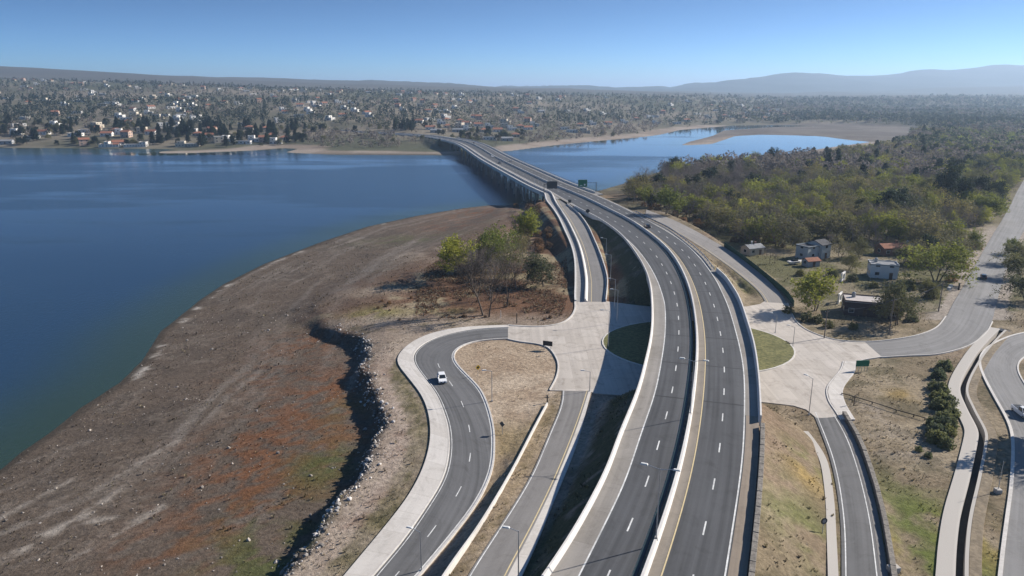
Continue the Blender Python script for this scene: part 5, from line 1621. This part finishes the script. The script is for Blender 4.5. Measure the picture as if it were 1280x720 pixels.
# concrete culvert mouth at the head of the canal, and an end block by the slip road
p = pt(1253.5, 413, G)
o = MB().box((0, 0, -.5), (2.0, 3.0, .62), .5).build('culvert_cover', dark_m); o.location = p; tagit(o, 'dark grating over the head of the drainage canal', 'grating')
p = on_ground(1116, 716)
o = MB().box((0, 0, -.4), (1.4, 1.0, 1.2), .2).build('concrete_block', walk_m, bevel=.05); o.location = p; tagit(o, 'pale concrete block at the end of the stone baskets', 'block')

# ------------------------------------------------------------------ lamps, poles, signs
lampg_m = pmat('lamp_housing', (.60, .60, .58), .08, 3., .5)
def lamp(label, x, y, z, h, arms, group=None, r=.09):
    t = thing('street_lamp', label, 'street lamp', (x, y, z), 0, group)
    MB().tube((0, 0, -.3), (0, 0, h), r, r * .6, 8).build('pole', steel_m, t)
    MB().box((0, 0, -.2), (.35, .35, .3)).build('base', steel_m, t)
    for az, L in arms:
        c, s = math.cos(az), math.sin(az)
        a = MB().tube((0, 0, h - .1), (c * L, s * L, h + .25), r * .55, r * .45, 6).build('arm', steel_m, t)
        MB().box((c * (L + .35), s * (L + .35), h + .2), (.95, .36, .16), az, taper=.75).build('lamp_head', lampg_m, a)
    return t
for i, yy in enumerate((76.5, 113.0)):
    k = int(np.argmin(np.abs(MED[:, 1] - yy)))
    n = normals(MED)[k]; a = math.atan2(n[1], n[0])
    q = offset(MED, .12)[k]
    lamp('twin armed lamp on the median barrier, ' + ('nearest one' if i == 0 else 'second one'), q[0], q[1], q[2] + .9, 9.6, ((a, 1.6), (a + math.pi, 1.6)), 'lamps on the median barrier')
NEAR_L = [((527, 713), G, 5.8, 2.75, 'single arm lamp leaning over the loop road near its lower end'), ((648, 721), zs(721), 6.4, 2.9, 'single arm lamp beside the southern slip road'), ((737, 489), G, 4.4, 3.1, 'lamp on the kerb where the slip road meets the pale paving'), ((615, 501), G, 6.5, 3.3, 'lamp on the sandy side of the loop road bend'),
          ((1011, 518), G, 7.5, 2.2, 'lamp standing on the pale paving right of the overpass'), ((991, 433), G, 5.0, 2.6, 'short lamp at the edge of the paving right of the grass island'), ((969, 416), G, 5.0, 2.6, 'short lamp near the foot of the eastern slip road')]
for (px, py), z, h, az, lab in NEAR_L:
    p = pt(px, py, z); lamp(lab, p[0], p[1], p[2], h, ((az, 1.2),))
for (px, py), h, o_ in [((771, 404), 9.5, 'first'), ((760, 434), 9.5, 'second'), ((768, 386), 9.0, 'third'), ((763, 352), 8.5, 'fourth'), ((757, 332), 8.0, 'fifth')]:
    p = pt(px, py, G); p[2] = gz(p[0], p[1])
    lamp(f'lamp in the shade between the northern slip road and the overpass, {o_} in its row', p[0], p[1], p[2], h, ((math.pi, 1.4),), 'lamps along the northern slip road')
p = pt(668, 240, 12.2); lamp('single arm lamp at the start of the lake bridge', p[0], p[1], p[2], 7, ((.1, 2.0),))
def power_pole(label, px, py, h):
    p = on_ground(px, py)
    t = thing('power_pole', label, 'power pole', p, .5)
    MB().tube((0, 0, -.5), (0, 0, h), .16, .11, 8).build('pole', greybark_m, t)
    MB().box((0, 0, h - .9), (2.0, .12, .14)).build('cross_arm', bark_m, t)
    for u in (-.8, 0, .8): MB().tube((u, 0, h - .76), (u, 0, h - .5), .05, .03, 6).build('insulator', lampg_m, t)
    return p
pa = power_pole('wooden power pole in front of the flat roofed dark house', 1111, 419, 10)
pb = power_pole('wooden power pole at the corner of the east street', 1173, 390, 9)
pc = power_pole('wooden power pole on the left edge of the yards', 1030, 424, 8)
def wires(label, a, b, ha, hb):
    t = thing('power_line', label, 'power line')
    for u in (-.8, 0, .8):
        d_ = np.array([math.cos(.5) * u, math.sin(.5) * u, 0])
        A_, B_ = a + d_ + [0, 0, ha - .5], b + d_ + [0, 0, hb - .5]
        Q = np.array([A_ + (B_ - A_) * s - [0, 0, 4 * .9 * s * (1 - s)] for s in np.linspace(0, 1, 13)])
        MB().sweep(Q, [(-.02, -.02), (-.02, .02), (.02, .02), (.02, -.02)]).build('wire', dark_m, t)
wires('three slack wires from the dark house pole to the street corner', pa, pb, 10, 9)
wires('three slack wires from the dark house pole to the left yard edge', pc, pa, 8, 10)
p = pt(1247, 615, G); p[2] = gz(p[0], p[1])
t = thing('lamp_post', 'slim lamp post on a white concrete footing beside the side street', 'lamp post', p)
MB().box((0, 0, -.3), (.9, .9, 1.0)).build('footing', walk_m, t, bevel=.05); MB().tube((0, 0, .6), (0, 0, 5.5), .06, .04, 6).build('pole', steel_m, t)

green_m = pmat('sign_green', (.01, .15, .085), .1, 3., .5)
yel_m = pmat('sign_yellow', (.62, .40, .02), .1, 3., .5)
signw_m = pmat('sign_white', (.75, .75, .73), .06, 3., .5)
def cantilever(label, px, py, z, h, reach, bw, bh, face, az, back=False):
    p = pt(px, py, z)
    t = thing('overhead_sign', label, 'road sign', p, az)
    MB().tube((0, 0, -1.0), (0, 0, h), .22, .16, 10).build('mast', plate_m, t)
    MB().tube((0, 0, h - .4), (reach, 0, h - .2), .13, .09, 8).build('arm', plate_m, t)
    b = MB().box((reach - bw / 2 + .5, -.2, h - bh * .65), (bw, .12, bh)).build('board', face, t)
    if not back:
        x0 = reach - bw / 2 + .5
        m_ = MB()
        for u0, u1, v0, v1 in ((-bw / 2 + .1, bw / 2 - .1, .08, .16), (-bw / 2 + .1, bw / 2 - .1, bh - .16, bh - .08), (-bw / 2 + .1, -bw / 2 + .18, .16, bh - .16), (bw / 2 - .18, bw / 2 - .1, .16, bh - .16)):
            m_.box((x0 + (u0 + u1) / 2, -.27, h - bh * .65 + v0), (u1 - u0, .02, v1 - v0))
        m_.build('border', signw_m, b)
        MB().box((x0 - .9, -.27, h - bh * .65 + .75), (1.4, .02, .35)).box((x0 + 1.2, -.27, h - bh * .65 + .9), (.9, .02, .9)).build('legend', signw_m, b)
    else:
        m_ = MB()
        for v in (.3, bh * .5, bh - .5): m_.box((reach - bw / 2 + .5, -.30, h - bh * .65 + v), (bw, .08, .12))
        m_.build('stiffeners', dark_m, b)
    return t
cantilever('green overhead direction sign on a grey mast beside the right carriageway', 745, 241, 12.0, 6.0, -5.6, 5.2, 4.2, green_m, 0.0)
bpy.context.view_layer.update()
cantilever('dark back of an overhead sign reaching over the left carriageway', 680, 246, 12.2, 7.0, 6.6, 5.6, 4.0, plate_m, .0, True)
def road_sign(name, label, px, py, z, h, shape, mat_, az=0.0, r=.55, rim=None):
    p = pt(px, py, z); p[2] = gz(p[0], p[1]) if z == G else z
    t = thing(name, label, 'road sign', p, az)
    MB().tube((0, 0, -.3), (0, 0, h), .06, .06, 6).build('post', steel_m, t)
    n, a0 = {'diamond': (4, 0), 'round': (24, 0), 'square': (4, math.pi / 4)}[shape]
    mb = MB()
    pts = [(r * math.cos(a0 + 2 * math.pi * k / n), r * math.sin(a0 + 2 * math.pi * k / n)) for k in range(n)]
    V = [(x, -.10, h + y) for x, y in pts] + [(x, -.07, h + y) for x, y in pts]
    mb.add(V, [tuple(range(n)), tuple(range(n, 2 * n))[::-1]] + [(i, n + i, n + (i + 1) % n, (i + 1) % n) for i in range(n)])
    pl = mb.build('plate', mat_, t)
    if rim:
        mb = MB(); V = [(x * .55, -.115, h + y * .55) for x, y in pts]
        mb.add(V, [tuple(range(n))]); mb.build('symbol', rim, pl)
    return t
road_sign('warning_sign', 'yellow diamond warning sign on the bare sand inside the loop road', 597.5, 470, G, 2.2, 'diamond', yel_m, .5, .62, dark_m)
road_sign('warning_sign', 'dull back of a diamond warning sign near the retaining wall', 628, 542, G, 2.1, 'diamond', plate_m, -.6, .6)
road_sign('round_sign', 'dark round sign on a post beside the southeast slip road', 1026.5, 676, zs(489), 2.0, 'round', plate_m, .2, .5, pmat('sign_grey', (.30, .29, .28), .1, 3., .6))
road_sign('gore_marker', 'dark square marker sign at the tip of the gore', 712, 257, 12.4, 2.2, 'square', dark_m, 0, 1.1)
road_sign('gore_marker', 'dark round marker sign on the gore edge by the overpass', 734.5, 268, 12.9, 1.6, 'round', dark_m, 0, .9)
p = pt(684.5, 437, G); p[2] = gz(p[0], p[1])
t = thing('notice_board', 'dark notice board on two legs at the rim of the bare sandy ground', 'sign', p, -.35)
b_ = MB().box((0, 0, 1.1), (2.4, .10, 1.2)).build('board', dark_m, t)
for u in (-.8, .8): MB().box((u, .12, -.3), (.12, .12, 2.4)).build('leg', steel_m, t)
p = pt(1077, 464, G); p[2] = gz(p[0], p[1])
t = thing('direction_sign', 'wide green direction sign on five legs at the edge of the dry field', 'road sign', p, .05)
MB().box((0, 0, 1.3), (3.0, .12, 1.4)).build('board', green_m, t)
for u in (-1.3, -.65, 0, .65, 1.3): MB().box((u, .14, -.3), (.1, .1, 2.8)).build('leg', steel_m, t)

# ------------------------------------------------------------------ vehicles
tyre_m = pmat('tyre', (.02, .02, .02), .15, 4., .9)
rim_m = pmat('rim', (.35, .35, .36), .1, 4., .35, metal=.7)
lens_m = pmat('headlight', (.75, .76, .75), .05, 4., .2)
red_m = pmat('tail_light', (.35, .01, .01), .1, 4., .3)
def paint_m(name, c, rough=.3):
    m = pmat(name, c, .04, 2., rough, spec=.5); m.node_tree.nodes['Principled BSDF'].inputs['Coat Weight'].default_value = .5
    return m
def car(label, x, y, z, az, paintm, kind='hatch', cat='car', name='parked_car', group=None):
    L, Wd, Hh = {'hatch': (4.1, 1.75, 1.5), 'sedan': (4.5, 1.78, 1.45), 'pickup': (5.2, 1.9, 1.8), 'suv': (4.5, 1.85, 1.7)}[kind]
    t = thing(name, label, cat, (x, y, z), az, group)
    h, w = L / 2, Wd / 2
    belt = Hh * .60
    prof = [(-h, .35), (-h + .05, .28), (h - .08, .28), (h, .40), (h - .02, belt * .72), (h - .25, belt * .84), (h - 1.05, belt), (-h + .15, belt + .02), (-h - .0, belt * .8)]
    if kind == 'pickup': prof[-2] = (-h + .02, belt + .05)
    MB().side(prof, -w, w).build('body', paintm, t, bevel=.07)
    if kind == 'pickup': cx0, cx1, tx0, tx1 = -.35, 1.55, -.2, .75
    elif kind == 'sedan': cx0, cx1, tx0, tx1 = -h + .65, h - 1.15, -h + 1.35, h - 2.0
    else: cx0, cx1, tx0, tx1 = -h + .12, h - 1.1, -h + .45, h - 1.9
    wi = w - .07; wt_ = w - .22
    V = [(cx0, -wi, belt - .02), (cx1, -wi, belt - .02), (cx1, wi, belt - .02), (cx0, wi, belt - .02), (tx0, -wt_, Hh - .06), (tx1, -wt_, Hh - .06), (tx1, wt_, Hh - .06), (tx0, wt_, Hh - .06)]
    MB().add(V, [(0, 1, 5, 4), (1, 2, 6, 5), (2, 3, 7, 6), (3, 0, 4, 7), (4, 5, 6, 7)]).build('windows', glass_m, t)
    MB().box(((tx0 + tx1) / 2, 0, Hh - .07), (tx1 - tx0 + .1, wt_ * 2 + .06, .08), taper=.94).build('roof', paintm, t, bevel=.03)
    mb = MB()
    for s in (-1, 1):
        for a, b_ in ((0, 4), (1, 5)):
            p, q = V[a], V[b_]
            mb.tube((p[0], s * abs(p[1]), p[2]), (q[0], s * abs(q[1]), q[2]), .05, .05, 5)
    mb.build('pillars', paintm, t)
    for s in (-1, 1):
        for xx in (-h + .75, h - .8):
            wl_ = MB().tube((xx, s * (w - .2), .32), (xx, s * (w + .02), .32), .32, n=18).build('wheel', tyre_m, t)
            MB().tube((xx, s * (w + .0), .32), (xx, s * (w + .035), .32), .19, n=12).build('rim', rim_m, wl_)
        MB().box((h - .06, s * (w - .32), belt * .62), (.12, .36, .16)).build('headlight', lens_m, t)
        MB().box((-h + .02, s * (w - .18), belt * .72), (.10, .22, .26)).build('tail_light', red_m, t)
        MB().box((cx1 - .25, s * (w + .1), belt), (.12, .2, .14)).build('mirror', paintm, t)
    MB().box((h - .0, 0, .36), (.06, 1.0, .2)).build('grille', dark_m, t)
    MB().box((h + .02, 0, .40), (.04, .5, .12)).build('number_plate', lens_m, t)
    if kind == 'pickup': MB().box((-h + 1.1, 0, belt + .02), (1.9, Wd - .35, .06)).build('load_bed', dark_m, t)
    return t
white_p, dark_p, grey_p, red_p = paint_m('white_paint', (.80, .80, .79)), paint_m('black_paint', (.015, .016, .018)), paint_m('silver_paint', (.42, .43, .44)), paint_m('red_paint', (.35, .03, .02))
p = pt(552.5, 476, G); car('white hatchback driving round the loop road', p[0], p[1], p[2] + .01, math.radians(-79), white_p, 'hatch', name='white_car')
p = pt(1273, 519, G); car('white pickup with dark windows on the side street at the right edge', p[0] + .8, p[1], p[2] + .01, math.radians(-97), white_p, 'pickup', 'pickup', name='pickup_truck')
def on_road(frac, A, B, y, rev=False):
    k = int(np.argmin(np.abs(MED[:, 1] - y)))
    q = A[k] * (1 - frac) + B[k] * frac
    d = MED[k + 1] - MED[k - 1]
    return q, math.atan2(d[1], d[0]) + (math.pi if rev else 0)
for lab, side, y, fr, pm, kd in [('black sedan on the right carriageway where the slip road leaves', 1, 293, .34, dark_p, 'sedan'), ('white car on the lake bridge near its middle', 0, 645, .80, white_p, 'suv'), ('dark car on the lake bridge beside the white one', 1, 600, .62, grey_p, 'sedan'), ('dark car on the left carriageway of the lake bridge', 0, 585, .30, dark_p, 'hatch'), ('dark car at the far end of the lake bridge', 1, 830, .4, dark_p, 'hatch')]:
    q, a = on_road(fr, medR if side else mLCW, mRCW if side else medL, y, not side)
    car(lab, q[0], q[1], q[2] + .012, a, pm, kd, name='car')
p = pt(1229, 348, G); car('small dark car driving along the east street', p[0], p[1], gz(p[0], p[1]) + .16, 1.05, dark_p, 'hatch', name='car')
for px, py, lab, pm in ((1255.5, 262, 'black car parked beside the east street under the big green tree', dark_p), (1252, 257, 'dark grey car parked behind the black one beside the east street', grey_p)):
    p = on_ground(px, py); car(lab, p[0], p[1], p[2], .4, pm, 'sedan')

# ------------------------------------------------------------------ loose cover: rocks of the bank, weeds, litter
def scatter_rocks(name, pts, sizes, tint, m, label, cat):
    t_ = (1 + 5 ** .5) / 2
    iv = np.array([(-1, t_, 0), (1, t_, 0), (-1, -t_, 0), (1, -t_, 0), (0, -1, t_), (0, 1, t_), (0, -1, -t_), (0, 1, -t_), (t_, 0, -1), (t_, 0, 1), (-t_, 0, -1), (-t_, 0, 1)]) / 1.9
    fa = np.array([(0, 11, 5), (0, 5, 1), (0, 1, 7), (0, 7, 10), (0, 10, 11), (1, 5, 9), (5, 11, 4), (11, 10, 2), (10, 7, 6), (7, 1, 8), (3, 9, 4), (3, 4, 2), (3, 2, 6), (3, 6, 8), (3, 8, 9), (4, 9, 5), (2, 4, 11), (6, 2, 10), (8, 6, 7), (9, 8, 1)])
    n = len(pts)
    V = iv[None] * sizes[:, None, None] * rng.uniform(.6, 1.25, (n, 12, 1)) * rng.uniform(.7, 1.3, (n, 1, 3)) * np.array([1, 1, .75])
    V = V + pts[:, None, :]
    F = fa[None] + (np.arange(n) * 12)[:, None, None]
    o = link(name, mesh_np(name, V.reshape(-1, 3), F.reshape(-1, 3), m, attrs={'tint': np.repeat(tint, 12, 0)}))
    o['kind'] = 'stuff'
    return tagit(o, label, cat)
m, nt, b = base_mat('rock')
at = N(nt, 'ShaderNodeAttribute', _attribute_name='tint')
nt.links.new(at.outputs['Color'], b.inputs['Base Color']); b.inputs['Roughness'].default_value = .95
rv = resample(smooth(REVET, 1.0, 1.5), ds=.22)
n = len(rv) * 16
idx = rng.integers(0, len(rv), n)
P = rv[idx][:, :2] + normals(rv)[idx] * rng.uniform(-4.5, 4.5, n)[:, None]
s_ = bank_sd(P)
keepr = (np.abs(s_ + .4 - rng.normal(0, 1.0, n)) < .55) & (rng.uniform(size=n) < np.where(rv[idx][:, 1] > 176, .35, 1.0))
P, s_ = P[keepr], s_[keepr]
zz = ground(P)[0]
sz_ = rng.uniform(.07, .24, len(P)) * np.where(rng.uniform(size=len(P)) < .22, 2.0, 1)
tn = np.where(rng.uniform(size=(len(P), 1)) < .6, np.array([.43, .40, .37]), np.array([.21, .19, .17])) * rng.uniform(.6, 1.4, (len(P), 1))
scatter_rocks('rock_bank', np.c_[P, zz + sz_ * .3], sz_, tn, m, 'bank of loose pale rocks along the drop between track and mud flat', 'rocks')
# litter of stones and driftwood over the flat
P = np.c_[rng.uniform(-120, 20, 2600), rng.uniform(72, 215, 2600)]
z, d = ground(P)
ok = (d > .5) & (sdf(P, PLAT, 30) < -1) & (fbm(P[:, 0], P[:, 1], 12., 91, 3) > .53)
P, z = P[ok], z[ok]
sz_ = rng.uniform(.06, .22, len(P)) * np.where(rng.uniform(size=len(P)) < .03, 2.6, 1)
scatter_rocks('flat_stones', np.c_[P, z + sz_ * .2], sz_, np.array([.30, .265, .23]) * rng.uniform(.4, 1.4, (len(P), 1)), m, 'scattered stones and clods on the mud flat', 'stones')
def scatter_weeds(name, P, z, size, cols, label):
    n = len(P)
    k = 5
    C = np.repeat(np.c_[P, z], k, 0)
    s = np.repeat(size, k)
    a = rng.uniform(0, 6.28, n * k); tl = rng.uniform(.2, .9, n * k)
    o = np.stack([np.cos(a) * tl, np.sin(a) * tl, np.ones(n * k)], 1) * s[:, None]
    w = np.stack([-np.sin(a), np.cos(a), np.zeros(n * k)], 1) * (s * .28)[:, None]
    V = np.stack([C - w * .6, C + w * .6, C + o + w, C + o * .95 - w], 1).reshape(-1, 3)
    T = np.repeat(cols * rng.uniform(.6, 1.35, (n, 1)), 4 * k, 0)
    ob = link(name, mesh_np(name, V, np.arange(len(V)).reshape(-1, 4), MATS['mass_leaf'], attrs={'tint': T}))
    ob['kind'] = 'stuff'
    return tagit(ob, label, 'weeds')
# what grows where follows the soil colour
def soil_at(P):
    i = np.clip(np.searchsorted(AX, P[:, 0]) - 1, 0, nx - 1); j = np.clip(np.searchsorted(AY, P[:, 1]) - 1, 0, ny - 1)
    return GC[j * nx + i]
P = np.c_[rng.uniform(-110, 150, 90000), rng.uniform(66, 330, 90000)]
z, d = ground(P)
lim = np.interp(P[:, 1], [66, 330], [.9, .5])
ok = (d > 3) & (fbm(P[:, 0], P[:, 1], 7., 95, 3) > .47)
for A, B in ((LC_L, RC_R), (LS_L, LS_K), (WALK_out, LOOP_in), (LN_out, LN_R), (R1_L, R1_R), (R2_L, R2_R), (EA_N, EA_S), (SE_W, SE_E)):
    a, b_ = pair(A, B, 3.0)
    dd, _, ss = seg_dist(P, (a + b_) / 2)
    ok &= dd > np.interp(ss, np.arange(len(a)), np.linalg.norm((a - b_)[:, :2], axis=1) / 2) + .6
ok &= (sdf(P, CONC_A, 5) < -.5) & (seg_dist(P, CANAL)[0] > 3.2) & (np.hypot(P[:, 0], P[:, 1]) > 60)
gore_ = sdf(P, GORE, 5) > -1
ok &= ~(gore_ & (rng.uniform(size=len(P)) < .88))
ok &= ~((P[:, 0] < 0) & (sdf(P, PLAT, 30) < 0) & (rng.uniform(size=len(P)) < .6))
P, z = P[ok], z[ok]
c = soil_at(P)
gr = rng.uniform(size=(len(P), 1))
c = np.where(gr < .25, c * .9, np.where(gr < .7, c * 1.3, c * .8 + np.array([.16, .14, .075])))
scatter_weeds('dry_weeds', P, z, rng.uniform(.08, .26, len(P)) * np.where(rng.uniform(size=len(P)) < .06, 2.0, 1), c, 'dry weeds and tufts growing over the open ground')

P = np.c_[rng.uniform(-75, 30, 40000), rng.uniform(176, 300, 40000)]
q = np.stack([640 + FPX * P[:, 0] / (P[:, 1] * cP + 62 * sP), 360 + FPX * (62 * cP - P[:, 1] * sP) / (P[:, 1] * cP + 62 * sP)], 1)
dd = np.minimum(seg_dist(P, WALK_out)[0], seg_dist(P, LN_out)[0])
ok = (dd > 3) & (q[:, 1] > 330) & (q[:, 1] < 404) & (q[:, 0] > 520) & (fbm(P[:, 0], P[:, 1], 9., 97, 3) > .47) & (sdf(P, CONC_A, 5) < -2) & (inside(P, PLAT)) & (P[:, 0] < np.interp(P[:, 1], LN_out[:, 1], LN_out[:, 0]) - 2.5)
P = P[ok]
z = ground(P)[0]
c = np.where(rng.uniform(size=(len(P), 1)) < .7, np.array([.215, .128, .082]), np.array([.28, .225, .145]))
scatter_weeds('rusty_scrub', P, z, rng.uniform(.15, .5, len(P)), c, 'thick rusty brown scrub under the trees of the lakeside clearing')

# ------------------------------------------------------------------ air
mh = bpy.data.materials.new('haze'); mh.use_nodes = True
nt = mh.node_tree; nt.nodes.remove(nt.nodes['Principled BSDF'])
pv = nt.nodes.new('ShaderNodeVolumePrincipled')
pv.inputs['Color'].default_value = (.53, .72, .97, 1)
pv.inputs['Density'].default_value = 1.0e-4
pv.inputs['Anisotropy'].default_value = .35
nt.links.new(pv.outputs[0], nt.nodes['Material Output'].inputs['Volume'])
hz = MB().box((0, 21500, -60), (44000, 46000, 530)).build('haze', mh)
hz['kind'] = 'stuff'
